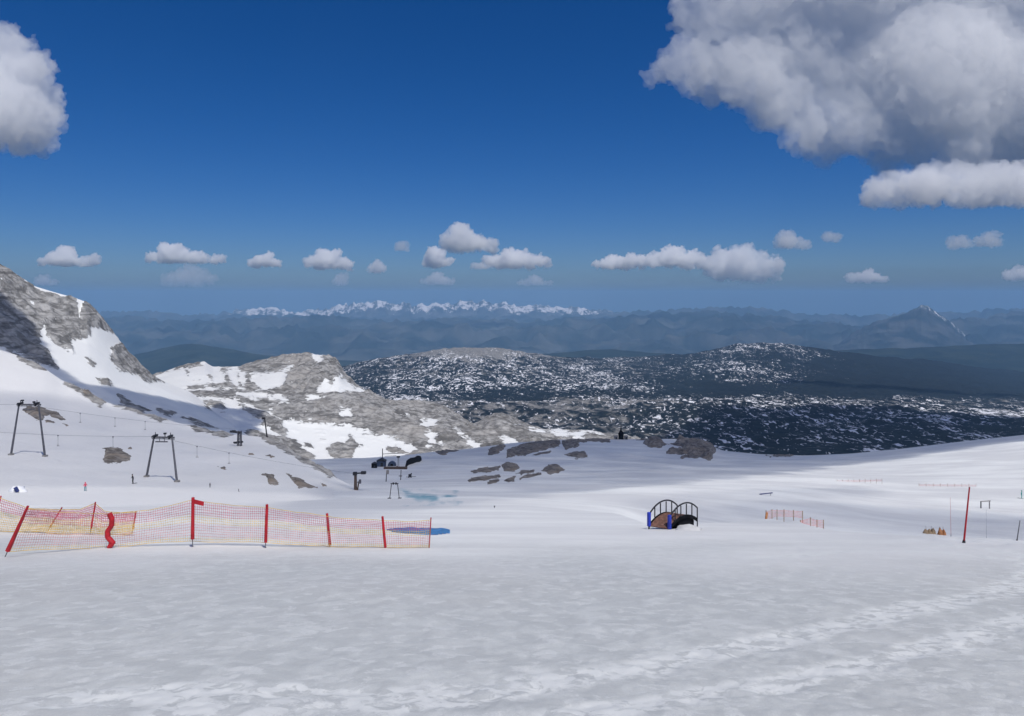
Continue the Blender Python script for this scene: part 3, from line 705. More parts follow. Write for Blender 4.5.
def rock_mat():
    t = NT('outcrop_limestone'); v = t.coord()
    n = t.noise(t.coord((1, 1, 2)), 0.30, 7, 0.7, 0.6)
    c = t.mix(t.ramp(n, 0.34, 0.66), (0.085, 0.075, 0.068), (0.34, 0.31, 0.28))
    c = t.mix(t.ramp(t.noise(v, 0.12, 4), 0.5, 0.68, 0, 0.6), c, (0.27, 0.215, 0.16))
    return t.surf(c, 0.9, t.bump(t.noise(v, 0.9, 6, 0.7), 0.8, 0.6), 0.15)
M['rock'] = rock_mat()

# ---------------- rock outcrops
def rock(poly, label, keys, group, seed, hk=1.0, step=0.55):
    p = np.array(poly, float)
    x0, y0, x1, y1 = p[:, 0].min() - 1.5, p[:, 1].min() - 1.5, p[:, 0].max() + 1.5, p[:, 1].max() + 1.5
    gxv = np.arange(x0, x1, step * 1.6); gyv = np.arange(y0, y1, step)
    PX, PY = np.meshgrid(gxv, gyv)
    sd = poly_sd(PX, PY, poly) + fbm(PX / 5.0, PY / 1.6, octv=4, seed=seed, gain=0.65) * 1.9
    pts = {}
    for j in range(PX.shape[0]):
        for i in range(PX.shape[1]):
            if sd[j, i] > -1.6:
                h = hit(PX[j, i], PY[j, i], keys)
                if h is not None: pts[(j, i)] = h
    if len(pts) < 6: return None
    Ym = np.median([h.y for h in pts.values()]); unit = Ym / F
    b = bmesh.new(); vs = {}
    c = sum(pts.values(), Vector()) / len(pts)
    lim = (y1 - y0 - 3) * 0.5
    for k, h in pts.items():
        s = sd[k]
        if s < 0: z = -0.9 * unit * min(1, -s) - 0.2 * unit
        else:
            n = fbm(np.array([h.x / (9 * unit)]), np.array([h.y / (28 * unit)]), octv=4, seed=seed + 3, ridged=True)[0]
            z = unit * hk * min(1, s / max(1.0, min(3.0, lim))) * (1.1 + 1.3 * n)
        vs[k] = b.verts.new((h.x - c.x, h.y - c.y, h.z + z - c.z))
    for (j, i) in pts:
        q = [(j, i), (j, i + 1), (j + 1, i + 1), (j + 1, i)]
        if all(t in vs for t in q):
            zs = [pts[t].y for t in q]
            if max(zs) - min(zs) < 40 + 0.1 * Ym: b.faces.new([vs[t] for t in q])
    for v in list(b.verts):
        if not v.link_faces: b.verts.remove(v)
    bmesh.ops.recalc_face_normals(b, faces=b.faces)
    me = bpy.data.meshes.new('rock_outcrop'); b.to_mesh(me); b.free(); me.materials.append(M['rock'])
    me.polygons.foreach_set('use_smooth', [True] * len(me.polygons))
    o = bpy.data.objects.new('rock_outcrop', me); COL.objects.link(o); o.location = c
    return tag(o, label, 'rock', group)
def zz(lst, ox, oy, s): return [(ox + a / s, oy + b / s) for a, b in lst]
GB = 'rocks showing through the basin snow'
for i, (poly, lab, hk) in enumerate([
    ([(506, 458), (507, 449), (522, 444), (540, 440.5), (560, 438.5), (560, 446), (545, 450), (525, 455)], 'long dark rock shelf along the rim of the snow basin', 1.3),
    ([(488, 455), (488, 449), (497, 445), (506, 444), (504, 450), (497, 454)], 'short dark rock just left of the long rim shelf', 1.2),
    ([(414, 450), (424, 444.5), (445, 444.5), (466, 446), (462, 450), (452, 452), (442, 455.5), (430, 452)], 'dark rock shelf at the left end of the basin rim', 1.3),
    ([(562, 440), (600, 436), (612, 437), (610, 443), (600, 442), (580, 442), (578, 447), (566, 450), (562, 446)], 'dark rock on the rim left of the small hut', 1.2),
    ([(501, 464), (506, 462), (517, 463), (521, 468), (512, 472), (504, 472)], 'blocky rock in the middle of the basin, above the paler shelves', 1.2),
    ([(471, 471), (480, 468), (500, 466), (500, 470), (490, 472), (474, 473)], 'thin rock shelf at the upper left of the cluster of rocks', 0.8),
    ([(464, 481), (478, 476), (500, 474), (501, 477), (488, 480), (470, 482)], 'longest thin rock shelf at the lower left of the cluster of rocks', 0.8),
    ([(484, 483.5), (490, 480), (500, 479), (500, 482), (492, 484)], 'small rock sliver under the longest thin shelf', 0.7),
    ([(515, 474), (522, 470), (535, 469), (534, 472), (522, 475)], 'flat rock right of the blocky rock', 0.8),
    ([(503, 481), (508, 477), (516, 476), (514, 481), (507, 482.5)], 'small rounded rock at the lowest point of the cluster', 0.9),
    ([(517, 478), (527, 474), (541, 472), (542, 475), (530, 478), (520, 480)], 'pointed rock shelf at the lower right of the cluster', 0.8),
    ([(542, 471), (548, 464), (556, 463), (566, 470), (558, 473), (550, 475)], 'humped rock at the right end of the cluster', 1.1),
    ([(563, 456), (572, 452), (584, 451), (589, 457), (578, 459), (568, 457)], 'grey rock above the humped one, under the rim', 0.9),
    ([(531, 455), (540, 452), (551, 451.5), (546, 454), (535, 456)], 'thin rock strip below the long rim shelf', 0.7),
    (zz([(370, 200), (400, 160), (480, 145), (520, 130), (535, 180), (560, 205), (640, 200), (655, 170), (620, 140), (660, 120), (800, 100), (880, 125), (960, 190), (1000, 270), (960, 290), (960, 330), (920, 345), (850, 325), (760, 320), (690, 330), (690, 310), (740, 295), (640, 290), (560, 295), (560, 270), (640, 245), (700, 235), (600, 205), (520, 235), (450, 235), (400, 225)], 600, 420, 8.53), 'big brown rock knoll with a snow hollow on the basin rim', 2.6),
    ([(765, 455.5), (780, 454), (796, 454.5), (790, 456.5), (770, 457)], 'thin reddish rock sliver on the right part of the rim', 0.6),
    ([(628, 437), (640, 434), (652, 436), (646, 440), (634, 440)], 'dark rock on the rim right of the small hut', 1.0)]):
    rock(poly, lab, ('ground',), GB, 400 + i, hk)
GL = 'rocks showing through the left snow hill'
for i, (poly, lab, hk) in enumerate([
    (zz([(0, 243), (50, 235), (150, 230), (180, 240), (210, 275), (270, 310), (255, 345), (150, 370), (60, 368), (15, 350), (40, 300), (40, 250)], 100, 420, 8.53), 'pale grey rock slab between the two lift gantries', 1.4),
    (zz([(190, 175), (250, 140), (340, 150), (430, 170), (520, 200), (590, 265), (570, 272), (490, 250), (440, 230), (400, 235), (390, 280), (340, 275), (260, 220)], 0, 390, 8.95), 'brown rock patch behind the left lift gantry', 1.3),
    (zz([(395, 270), (440, 265), (495, 290), (470, 298), (410, 285)], 0, 390, 8.95), 'small rock strip at the lower edge of the brown patch', 0.7),
    (zz([(555, 300), (600, 300), (640, 318), (600, 322)], 0, 390, 8.95), 'tiny dark rock at the right tip of the brown patch', 0.7),
    (zz([(230, 370), (290, 375), (315, 410), (300, 420), (275, 415), (265, 390)], 200, 380, 3.977), 'tan rock low on the hill, left one of a pair above the net fence', 1.0),
    (zz([(340, 370), (365, 380), (400, 390), (430, 410), (468, 428), (390, 428), (370, 405)], 200, 380, 3.977), 'tan streaked rock low on the hill, right one of a pair above the net fence', 1.0),
    (zz([(470, 405), (490, 408), (505, 422), (488, 420)], 200, 380, 3.977), 'small tan rock at the right edge of the hill', 0.8),
    (zz([(253, 293), (275, 296), (305, 309), (285, 310)], 200, 380, 3.977), 'thin rock streak under the dark crest band', 0.6),
    (zz([(68, 342), (95, 345), (113, 358), (98, 362), (80, 352)], 200, 380, 3.977), 'small grey rock right of the second gantry', 0.8),
    (zz([(180, 284), (200, 287), (216, 297), (195, 297)], 200, 380, 3.977), 'faint little rock high on the hill near the crossarm mast', 0.6),
    ([(62, 372), (72, 377), (82, 385), (92, 388), (98, 392), (86, 394), (78, 386), (66, 380)], 'tan rock on the hill crest under the ridge', 1.4),
    ([(127, 448.5), (131, 447), (132, 449), (129, 450)], 'tiny rock beside the pale grey slab', 0.6)]):
    rock(poly, lab, ('hill',), GL, 440 + i, hk)

# ---------------- net fences
def net(root, guides, Ys, bands, cell, cw, wob, seed, edge_mi=1):
    """guides: (xt, yt, xb, yb) image columns of the net; Ys: (x, depth); one mesh of cords"""
    gs = np.array(guides, float); t = np.arange(len(gs)); xm = (gs[:, 0] + gs[:, 2]) / 2
    n = 40 * (len(gs) - 1) + 1
    tt = np.linspace(0, len(gs) - 1, n)
    C = [np.interp(tt, t, gs[:, k]) for k in range(4)]
    dY = np.interp((C[0] + C[2]) / 2, [a for a, b in Ys], [b for a, b in Ys])
    top = np.stack([(C[0] - CX) / F * dY, dY, -(C[1] - HY) / F * dY], -1)
    bot = np.stack([(C[2] - CX) / F * dY, dY, -(C[3] - HY) / F * dY], -1)
    L = np.concatenate([[0], np.cumsum(np.linalg.norm(np.diff(bot, axis=0), axis=1))])
    m = max(4, int(L[-1] / cell)); H = np.median(np.linalg.norm(top - bot, axis=1)); r = max(4, int(H / cell))
    ss = np.linspace(0, L[-1], m + 1)
    T = np.stack([np.interp(ss, L, top[:, k]) for k in range(3)], -1); B = np.stack([np.interp(ss, L, bot[:, k]) for k in range(3)], -1)
    f = np.linspace(0, 1, r + 1)[:, None, None]
    Pn = B[None] * (1 - f) + T[None] * f
    bulge = np.sin(f[:, :, 0] * math.pi)
    Pn[:, :, 1] += fbm(ss[None, :] * 0.5, f[:, :, 0] * 2.0 + 0 * ss[None, :], octv=3, seed=seed) * wob * (0.3 + bulge)
    Pn[:, :, 2] += fbm(ss[None, :] * 0.9, f[:, :, 0] * 3.0 + 0 * ss[None, :], octv=3, seed=seed + 1) * 0.05
    fr = f[:, 0, 0]
    def mi(v):
        for a, k in bands:
            if v <= a: return k
        return 0
    V, FC, MI = [], [], []
    def ribbon(pts, mats, w_, edge):
        base = len(V); up = np.array([0, 0, 1.0]) if edge == 'h' else np.array([1.0, 0, 0]); dp = np.array([0, 1.0, 0])
        for p in pts:
            V.extend([p - up * w_ / 2 - dp * w_ / 3, p + up * w_ / 2 - dp * w_ / 3, p + dp * w_ * 0.6])
        for i in range(len(pts) - 1):
            a = base + 3 * i
            for e in range(3):
                FC.append((a + e, a + (e + 1) % 3, a + 3 + (e + 1) % 3, a + 3 + e)); MI.append(mats[i])
    for j in range(r + 1):
        k = mi(fr[j]); edge = j in (0, r)
        ribbon(Pn[j], [edge_mi if edge else k] * m, cw * (1.5 if edge else 1.0), 'h')
    for i in range(m + 1):
        ribbon(Pn[:, i], [mi(v) for v in fr[:-1]], cw * 0.8, 'v')
    me = bpy.data.meshes.new('net'); off = np.array(root.location)
    me.from_pydata([tuple(p - off) for p in V], [], FC)
    for k in ('cord_red', 'cord_yellow', 'cord_pale'): me.materials.append(M[k])
    me.polygons.foreach_set('material_index', MI); me.update()
    o = bpy.data.objects.new('net', me); COL.objects.link(o); o.parent = root
    return o

def pole(root, b, t, r_rod, r_sl, lo=0.12, hi=1.0, label=None, bend=None, mat='red'):
    """thin rod stuck into the snow with a red sleeve over it"""
    d = t - b
    foot = b - d.normalized() * 0.25
    p = MB().tube(foot, b + d * (hi if bend is None else 0.98), r_rod, None, 8).build('pole', M['rod'], root)
    if label: p['label'] = label
    s = MB()
    if bend:
        pts = [b + d * f + Vector((dx, -0.03, 0)) for f, dx in bend]
        for a, c in zip(pts[:-1], pts[1:]):
            s.tube(a, c, r_sl, None, 10); 
        for a in pts[1:-1]: bmesh.ops.create_uvsphere(s.b, u_segments=10, v_segments=6, radius=r_sl, matrix=Matrix.Translation(a))
    else: s.tube(b + d * lo, b + d * hi, r_sl, r_sl * (0.5 if label and label.startswith('leaning') else 0.85), 10)
    s.build('sleeve', M[mat], p, smooth=False)
    return p
def gb(px, py):
    for k in range(40):
        h = hit(px, py + 0.4 * k, ('ground', 'hill'))
        if h is not None and h.y < 620: return h
    return h
def post_at(bx, by, tx, ty):
    b = gb(bx, by); return b, at(tx, ty, b.y)

fr = thing('safety_fence', gb(193, 547), 'red and yellow net fence on red poles across the near snow, at the front', 'net fence')
fposts = [((5, 557), (28, 506), 0.085, None, 0.12, 'leaning red pole at the left end'), ((109, 548), (110, 513), 0.105, [(0.02, 0.02), (0.16, 0.16), (0.32, -0.05), (0.48, -0.06), (0.66, 0.1), (0.84, 0.1), (1.0, -0.02)], 0, 'pole in a wavy slumped red sleeve'),
          ((192.5, 547), (193, 497.5), 0.078, None, 0.16, 'tallest red pole with a short red flag'), ((265.5, 548), (267, 504.5), 0.07, None, 0.13, None), ((330, 547), (327, 513.5), 0.065, None, 0.06, None), ((385.5, 548), (382.5, 516.5), 0.058, None, 0.02, None), ((429, 548), (431, 517.5), 0.03, None, 0.02, None)]
for (b_, t_, rs, bend, lo, lab) in fposts:
    b, t = post_at(*b_, *t_)
    p = pole(fr, b, t, 0.018, rs * 0.95, lo, 1.0, lab, bend)
    if bend is None and t_[1] < 500:
        q0 = at(194.5, 499.5, b.y - 0.02); q1 = at(204, 501.8, b.y - 0.05); dn = Vector((-0.03, 0, -0.17))
        MB().prism([q0, q1, q1 + dn, q0 + dn], (0, 0.02, 0)).build('flag', M['red'], p)
net(fr, [(27, 508, 8.5, 551), (65, 512.5, 60, 550), (109, 514.5, 108, 547.5), (150, 510, 150, 544), (190, 500, 190, 541), (205, 502, 205, 541.5), (235, 506, 235, 542), (266, 507, 266, 543), (297, 512, 297, 545), (327, 516, 330, 546), (355, 519, 357, 546.5), (383, 520, 385, 547), (407, 521, 407, 547.5), (431, 520, 429, 547)],
    [(0, 25.7), (109, 29.4), (193, 30.0), (266, 29.6), (330, 29.9), (385, 29.4), (431, 29.4)], [(0.10, 1), (0.40, 2), (0.64, 1), (0.97, 0), (1, 1)], 0.088, 0.0145, 0.12, 501)
bk = thing('safety_fence', gb(91, 532), 'sagging orange and yellow net fence standing a few metres behind the front fence', 'net fence')
for (b_, t_, lab) in [((-7, 531), (1, 496), None), ((47, 532), (62, 507.5), 'most slanted thin pole'), ((90, 535), (95.5, 502), None), ((132.5, 533), (136, 511.5), None), ((-60, 531), (-56, 492), None)]:
    b, t = post_at(*b_, *t_); pole(bk, b, t, 0.02, 0.045, 0.18 if t_[1] > 500 else 0.1, 1.0, lab)
yb = lambda y: float(dep(np.array(float(y))))
net(bk, [(-60, 492, -62, 531), (0, 498, -4, 531), (28, 508.5, 22, 531), (62, 509.5, 51, 533), (80, 509.5, 74, 534.5), (95, 503.5, 91, 535.5), (104, 511, 103, 536), (122, 513.5, 120, 536), (136, 512.5, 133, 533.5)],
    [(-60, yb(531.5)), (0, yb(531.5)), (28, yb(531.5)), (62, yb(533)), (136, yb(534))], [(0.45, 1), (0.62, 1), (0.93, 0), (1, 1)], 0.098, 0.025, 0.2, 511)

# ---------------- blue tarpaulin behind the end of the fence
b = bmesh.new(); tp = [(387, 530), (396, 528.8), (412, 528.6), (430, 528.6), (440, 529.4), (450, 530.2), (450.5, 533), (446, 533.6), (436, 534.8), (428, 535), (408, 533.6), (392, 531.6)]
GX, GY = np.meshgrid(np.arange(376, 455, 1.0), np.arange(525, 539, 0.5)); sd = poly_sd(GX, GY, tp); vt = {}
c0 = gb(420, 532)
for j in range(GX.shape[0]):
    for i in range(GX.shape[1]):
        if sd[j, i] > -0.5:
            h = gb(GX[j, i], GY[j, i]); k = max(0, min(1, sd[j, i] + 0.5))
            vt[(j, i)] = b.verts.new(h - c0 + Vector((0, 0, -0.03 + 0.13 * k + 0.05 * float(vnoise(h.x * 1.5, h.y * 1.5)))))
for (j, i) in list(vt):
    q = [(j, i), (j, i + 1), (j + 1, i + 1), (j + 1, i)]
    if all(t in vt for t in q): b.faces.new([vt[t] for t in q])
for v in list(b.verts):
    if not v.link_faces: b.verts.remove(v)
bmesh.ops.solidify(b, geom=b.faces[:], thickness=0.04); bmesh.ops.recalc_face_normals(b, faces=b.faces)
me = bpy.data.meshes.new('tarpaulin'); b.to_mesh(me); b.free(); me.materials.append(M['tarp'])
o = bpy.data.objects.new('tarpaulin', me); COL.objects.link(o); o.location = c0; tag(o, 'bright blue tarpaulin lying on the snow behind the end of the net fence', 'tarpaulin')

# ---------------- arched bridge
b0 = gb(669.5, 529.5); R0 = b0 + Vector((0, 0, 0.05)); ax = Vector((0.81, 0.59, 0)); sd_ = Vector((-0.59, 0.81, 0)); wB = 1.45; LB = 2.75
ax = Vector((0.80, 0.60, 0)); sd_ = Vector((-0.88, 0.42, 0)).normalized(); wB = 1.33
k_ = b0.y / 46.0; wB *= k_; LB *= k_
br = thing('footbridge', R0 + sd_ * wB / 2 + ax * LB / 2 - Vector((0, 0, 0.1)), 'small arched footbridge with black railings and blue padded end posts', 'bridge')
def bp(u, v, z): return R0 + ax * (u * LB) + sd_ * (v * wB) + Vector((0, 0, z * k_))
archz = lambda u: 0.50 * (1 - (2 * u - 1) ** 2) + 0.02 + 0.12 * u
N = 22
b = MB()
for i in range(N):
    u0, u1 = i / N, (i + 1) / N - 0.004
    for z_ in (0,):
        v8 = [b.b.verts.new(bp(u, v, archz(u) + dz)) for u in (u0, u1) for v in (0.04, 0.96) for dz in (0, -0.06)]
        for f in ((0, 2, 6, 4), (1, 5, 7, 3), (0, 4, 5, 1), (2, 3, 7, 6), (0, 1, 3, 2), (4, 6, 7, 5)): b.b.faces.new([v8[t] for t in f])
b.build('deck', M['deck'], br)
for v, nm in ((0.0, 0), (1.0, 1)):
    s = MB(); pts = []
    for i in range(N + 1): pts.append((bp(i / N, v, archz(i / N) + 0.03), bp(i / N, v, archz(i / N) - 0.20)))
    tk = sd_ * 0.05
    vs = [[s.b.verts.new(p + t) for p in pr for t in (Vector(), tk)] for pr in pts]
    for a, c in zip(vs[:-1], vs[1:]):
        for f in ((0, 1, 1, 0), ): pass
        s.b.faces.new((a[0], c[0], c[2], a[2])); s.b.faces.new((a[1], a[3], c[3], c[1])); s.b.faces.new((a[0], a[1], c[1], c[0])); s.b.faces.new((a[2], c[2], c[3], a[3]))
    s.build('side_beam', M['black'], br)
    rl = MB().path([bp(u, v, archz(u) + 0.80 - 0.1 * abs(2 * u - 1) ** 3) for u in np.linspace(0, 1, 25)], 0.046, 8).build('railing', M['rail'], br)
    for u in (0.2, 0.4, 0.6, 0.8):
        MB().tube(bp(u, v, archz(u)), bp(u, v, archz(u) + 0.72), 0.036).build('baluster', M['rail'], rl)
    MB().tube(bp(0, v, -0.35), bp(0, v, 0.74), 0.04).build('end_post', M['rail'], br)
    MB().box(bp(0, v, 0.42), (0.17, 0.17, 0.82), Matrix.Rotation(0.6, 3, 'Z'), 0.03).build('post_pad', M['blue'], br)
    MB().tube(bp(1, v, -0.9), bp(1, v, 0.74 + archz(1)), 0.036).build('end_post', M['rail'], br)
MB().prism([bp(0.42, 0.1, -0.6), bp(0.95, 0.1, -0.6), bp(0.95, 0.1, 0.05), bp(0.8, 0.1, archz(0.8) - 0.1), bp(0.6, 0.1, archz(0.6) - 0.1), bp(0.42, 0.1, archz(0.42) - 0.1)], sd_ * 1.1).build('under_arch_shade', M['black'], br)  # black block filling the arch opening stands in for the shade there

# ---------------- lift gantries on the left hill
def gantry(bl, brr, tl, tr, label, hang, extras):
    L, R = gb(*bl), gb(*brr); Ym = (L.y + R.y) / 2; u = Ym / F
    T, U = at(tl[0], tl[1], Ym), at(tr[0], tr[1], Ym)
    rt = thing('lift_gantry', (L + R) / 2, label, 'lift pylon', 'portal gantries of the tow lift')
    for b_, t_ in ((L, T), (R, U)):
        lg = MB().tube(b_ - (t_ - b_).normalized() * 1.0, t_, 0.24, 0.17, 12).build('leg', M['steel'], rt)
        MB().box(b_ + Vector((0, 0, 0.1)), (0.9, 0.9, 0.5), None, 0.08).build('footing', M['grey'], lg)
    ex = (U - T).normalized() * 0.5
    cb = MB().tube(T - ex, U + ex, 0.17, None, 10).tube(T - ex + Vector((0, .1, -0.35)), U + ex + Vector((0, .1, -0.35)), 0.08).build('crossbeam', M['steel'], rt)
    for fx in (0.08, 0.92):
        c = T + (U - T) * fx
        br_ = MB().box(c + Vector((0, -0.1, 0.35)), (0.5, 1.6, 0.28), None, 0.05).tube(c, c + Vector((0, 0, 1.0)), 0.07).build('sheave_bracket', M['dark'], rt)
        for dy in (-0.55, 0.55): MB().wheel(c + Vector((0, dy, 0.05)), (1, 0, 0), 0.34, 0.16).build('sheave', M['dark'], br_)
    for e in extras:
        c = at(e[0], e[1], Ym)
        MB().tube(Vector((c.x, c.y, T.z)), c, 0.09).box(c, (0.5, 0.4, 0.35), None, 0.05).build('signal_post', M['dark'], rt)
    hb = MB(); a, c = at(hang[0], hang[2], Ym), at(hang[1], hang[2], Ym)
    hb.tube(a, c, 0.13); 
    for f in (0.35, 0.75):
        p = a + (c - a) * f; hb.tube(p, Vector((p.x, p.y, T.z)), 0.07)
    hb.build('hanging_bar', M['steel'], rt)
    return rt, T, U
g1, T1, U1 = gantry((11, 455), (45, 456.5), (19, 404.5), (38.5, 404.5), 'tall steel lift gantry with leaning legs, nearest the left edge', (23, 34, 409.5), [(22.5, 400.5), (34, 402)])
g2, T2, U2 = gantry((146.5, 477), (177, 482), (154, 437), (172, 437.5), 'steel lift gantry with a bar hung under its beam, left above the net fence', (155.5, 167.5, 441.7), [(165, 433.5)])

def mast_crossarm():
    b_ = gb(239.5, 446); u = b_.y / F
    rt = thing('lift_mast', b_, 'short dark mast with two crooked crossarms on the hill crest', 'lift pylon')
    m = MB(); w_ = 0.55
    for sx in (-1, 1):
        for sy in (-1, 1): m.tube(b_ + Vector((sx * w_, sy * w_, -1)), b_ + Vector((sx * w_ * 0.7, sy * w_ * 0.7, 15 * u)), 0.16, None, 6)
    for k in range(6):
        z0, z1 = k * 2.2 * u, (k + 1) * 2.2 * u; s = 1 if k % 2 else -1
        for sy in (-1, 1): m.tube(b_ + Vector((-s * w_ * 0.9, sy * w_ * 0.9, z0)), b_ + Vector((s * w_ * 0.85, sy * w_ * 0.85, z1)), 0.11, None, 5)
    m.build('lattice_mast', M['steel'], rt)
    MB().tube(b_ + Vector((-9.5 * u, 0, 14.5 * u)), b_ + Vector((2 * u, 0, 13.5 * u)), 0.34).box(b_ + Vector((-6 * u, 0, 14.6 * u)), (1.2, 0.8, 0.7), None, 0.1).build('crossarm', M['dark'], rt)
    MB().tube(b_ + Vector((-6 * u, 0, 3.5 * u)), b_ + Vector((3.5 * u, 0, 4.2 * u)), 0.26).box(b_ + Vector((-4 * u, 0, 3.2 * u)), (0.9, 0.6, 0.5), None, 0.08).build('crossarm', M['dark'], rt)
    return rt
mast_crossarm()
b_ = gb(267.5, 434); u = b_.y / F
rt = thing('lift_mast', b_, 'thin black pole with a small box on top, standing on the hill crest', 'lift pylon')
MB().tube(b_ - Vector((0, 0, 1)), b_ + Vector((-3 * u, 0, 20 * u)), 0.26, 0.2).build('pole', M['dark'], rt)
MB().box(b_ + Vector((-4.0 * u, 0, 19.3 * u)), (1.1, 0.7, 0.7), None, 0.1).build('control_box', M['dark'], rt)
MB().tube(b_ + Vector((-5.5 * u, 0, 19.6 * u)), b_ + Vector((-2 * u, 0, 20 * u)), 0.09).build('bracket', M['dark'], rt)
b_ = gb(355.5, 490); u = b_.y / F
rt = thing('lift_mast', b_, 'thick rusty grey mast with a dark arm at the lower edge of the hill', 'lift pylon')
MB().tube(b_ - Vector((0, 0, 1)), b_ + Vector((0, 0, 16.5 * u)), 0.40, 0.30, 12).tube(b_ + Vector((0.3, 0, -1)), b_ + Vector((0.75, 0, 8 * u)), 0.16).build('mast', M['wood'], rt)
MB().tube(b_ + Vector((-1.8 * u, 0, 16.5 * u)), b_ + Vector((10 * u, 0, 17.2 * u)), 0.17).box(b_ + Vector((8 * u, 0, 17.3 * u)), (1.1, 0.9, 0.6), None, 0.1).box(b_ + Vector((-.5 * u, 0, 16.4 * u)), (0.9, 0.8, 0.7), None, 0.1).build('arm', M['dark'], rt)
MB().tube(b_ + Vector((0, 0, 7 * u)), b_ + Vector((5 * u, 0, 9 * u)), 0.1).box(b_ + Vector((4.5 * u, 0, 8.5 * u)), (0.5, 0.5, 0.9), None, 0.08).build('step_bracket', M['steel'], rt)
# thin gantry on the shaded snow
L, R = gb(389.5, 498.5), gb(399.5, 498.5); Ym = (L.y + R.y) / 2; L = Vector((L.x, Ym, zat(L.x, Ym))); R = Vector((R.x, Ym, zat(R.x, Ym))); T, U = at(391.5, 483.5, Ym), at(397.5, 483.5, Ym)
rt = thing('slalom_gantry', (L + R) / 2, 'thin spindly portal frame on the shaded snow beside the blue green ice', 'portal frame')
for b_, t_ in ((L, T), (R, U)): MB().tube(b_ - Vector((0, 0, 0.5)), t_, 0.055, None, 8).box(b_, (0.5, 0.5, 0.15), None, 0.03).build('leg', M['dark'], rt)
MB().tube(T - Vector((0.15, 0, 0)), U + Vector((0.15, 0, 0)), 0.06).box(T + (U - T) * 0.3, (0.22, 0.2, 0.3), None, 0.03).box(T + (U - T) * 0.75, (0.22, 0.2, 0.3), None, 0.03).build('crossbeam', M['dark'], rt)
for (bx, by, h_, lab, arm) in [(386, 481.5, 11, 'dark pole with a grey box near its top, left of the thin portal frame', 'box'), (400.5, 480, 10, 'dark pole with a short cross bar, right above the thin portal frame', 'bar')]:
    b_ = gb(bx, by); u = b_.y / F; rt = thing('marker_post', b_, lab, 'pole')
    MB().tube(b_ - Vector((0, 0, 1)), b_ + Vector((0.6 * u, 0, h_ * u)), 0.16, 0.12).build('pole', M['dark'], rt)
    if arm == 'box': MB().box(b_ + Vector((1.6 * u, 0, (h_ - 1.5) * u)), (0.8, 0.6, 1.3), None, 0.08).build('control_box', M['grey'], rt)
    else: MB().tube(b_ + Vector((-1.8 * u, 0, 4 * u)), b_ + Vector((1.6 * u, 0, 4 * u)), 0.14).build('cross_bar', M['dark'], rt)
b_ = gb(410, 477.5); u = b_.y / F
rt = thing('snow_machine', b_, 'little dark wheeled machine with a rail on the shaded snow above the ice', 'machine')
MB().box(b_ + Vector((0, 0, 2.2 * u)), (3.0 * u, 2.4 * u, 2.2 * u), None, 0.15).tube(b_ + Vector((0.3 * u, 0, 2.6 * u)), b_ + Vector((1.6 * u, 0, 4.2 * u)), 0.3 * u, 0.6 * u).build('body', M['dark'], rt)
for s in (-1, 1): MB().wheel(b_ + Vector((s * 1.1 * u, -0.9 * u, 0.6 * u)), (0, 1, 0), 0.8 * u, 0.3 * u).build('wheel', M['black'], rt)
MB().tube(b_ + Vector((-4 * u, 0, 0.5 * u)), b_ + Vector((6 * u, 0, 1.2 * u)), 0.10).build('rail', M['steel'], rt)

# ---------------- tow cables and their hangers
def cable(pts, label, sag):
    r = []
    for a, c in zip(pts[:-1], pts[1:]):
        for k in range(12):
            f = k / 12; r.append(a + (c - a) * f - Vector((0, 0, 4 * sag * f * (1 - f))))
    r.append(pts[-1])
    o = MB().path(r, 0.022, 5).build('tow_cable', M['cable'], None, pts[0]); tag(o, label, 'cable', 'lift cables over the left hill'); return r
cA = cable([at(-60, 396, 178), T1 + (U1 - T1) * 0.1 + Vector((0, 0, 0.1)), at(236, 429, 255)], 'upper lift cable passing over the gantry nearest the left edge', 0.8)
cB = cable([at(-60, 427.5, 176), T2 + (U2 - T2) * 0.1 + Vector((0, 0, 0.1)), at(354, 473.5, 181)], 'lower lift cable passing over the gantry above the net fence', 0.6)
def on_cable(pts, px):
    for a, c in zip(pts[:-1], pts[1:]):
        xa, xc = CX + F * a.x / a.y, CX + F * c.x / c.y
        if xa <= px <= xc: return a + (c - a) * ((px - xa) / (xc - xa))
    return pts[-1]
hg = None
for (pts, px, ln, lab) in [(cA, 80, 2.4, 'small tow hanger on the upper cable, first one right of the left gantry'), (cA, 115, 2.4, 'small tow hanger on the upper cable, second one right of the left gantry'), (cA, 145, 2.4, 'small tow hanger on the upper cable above the second gantry'),
                           (cB, 58, 2.6, 'small tow hanger on the lower cable near the left gantry'), (cB, 113, 2.2, 'small tow hanger on the lower cable over the pale grey rock slab'), (cB, 197, 2.6, 'small tow hanger on the lower cable just right of the second gantry'), (cB, 229, 2.6, 'small tow hanger on the lower cable under the crossarm mast')]:
    p = on_cable(pts, px)
    if hg is None:
        hg = thing('tow_hanger', p, lab, 'lift hanger', 'tow hangers on the lift cables')
        MB().wheel(p - Vector((0, 0, 0.12)), (0, 0, 1), 0.16, 0.12).tube(p, p - Vector((0, 0, 0.35)), 0.05).build('spring_box', M['rod'], hg)
        MB().tube(p - Vector((0, 0, 0.3)), p - Vector((0, 0, ln)), 0.03).build('rod', M['rod'], hg)
        MB().tube(p + Vector((-0.28, 0, -ln)), p + Vector((0.28, 0, -ln)), 0.06).tube(p + Vector((0, 0, -ln + 0.35)), p + Vector((0, 0, -ln)), 0.07).build('tow_bar', M['grey'], hg)
    else:
        o = hg.copy(); COL.objects.link(o); o.location = p; o['label'] = lab
        for ch in list(hg.children):
            c_ = ch.copy(); COL.objects.link(c_); c_.parent = o

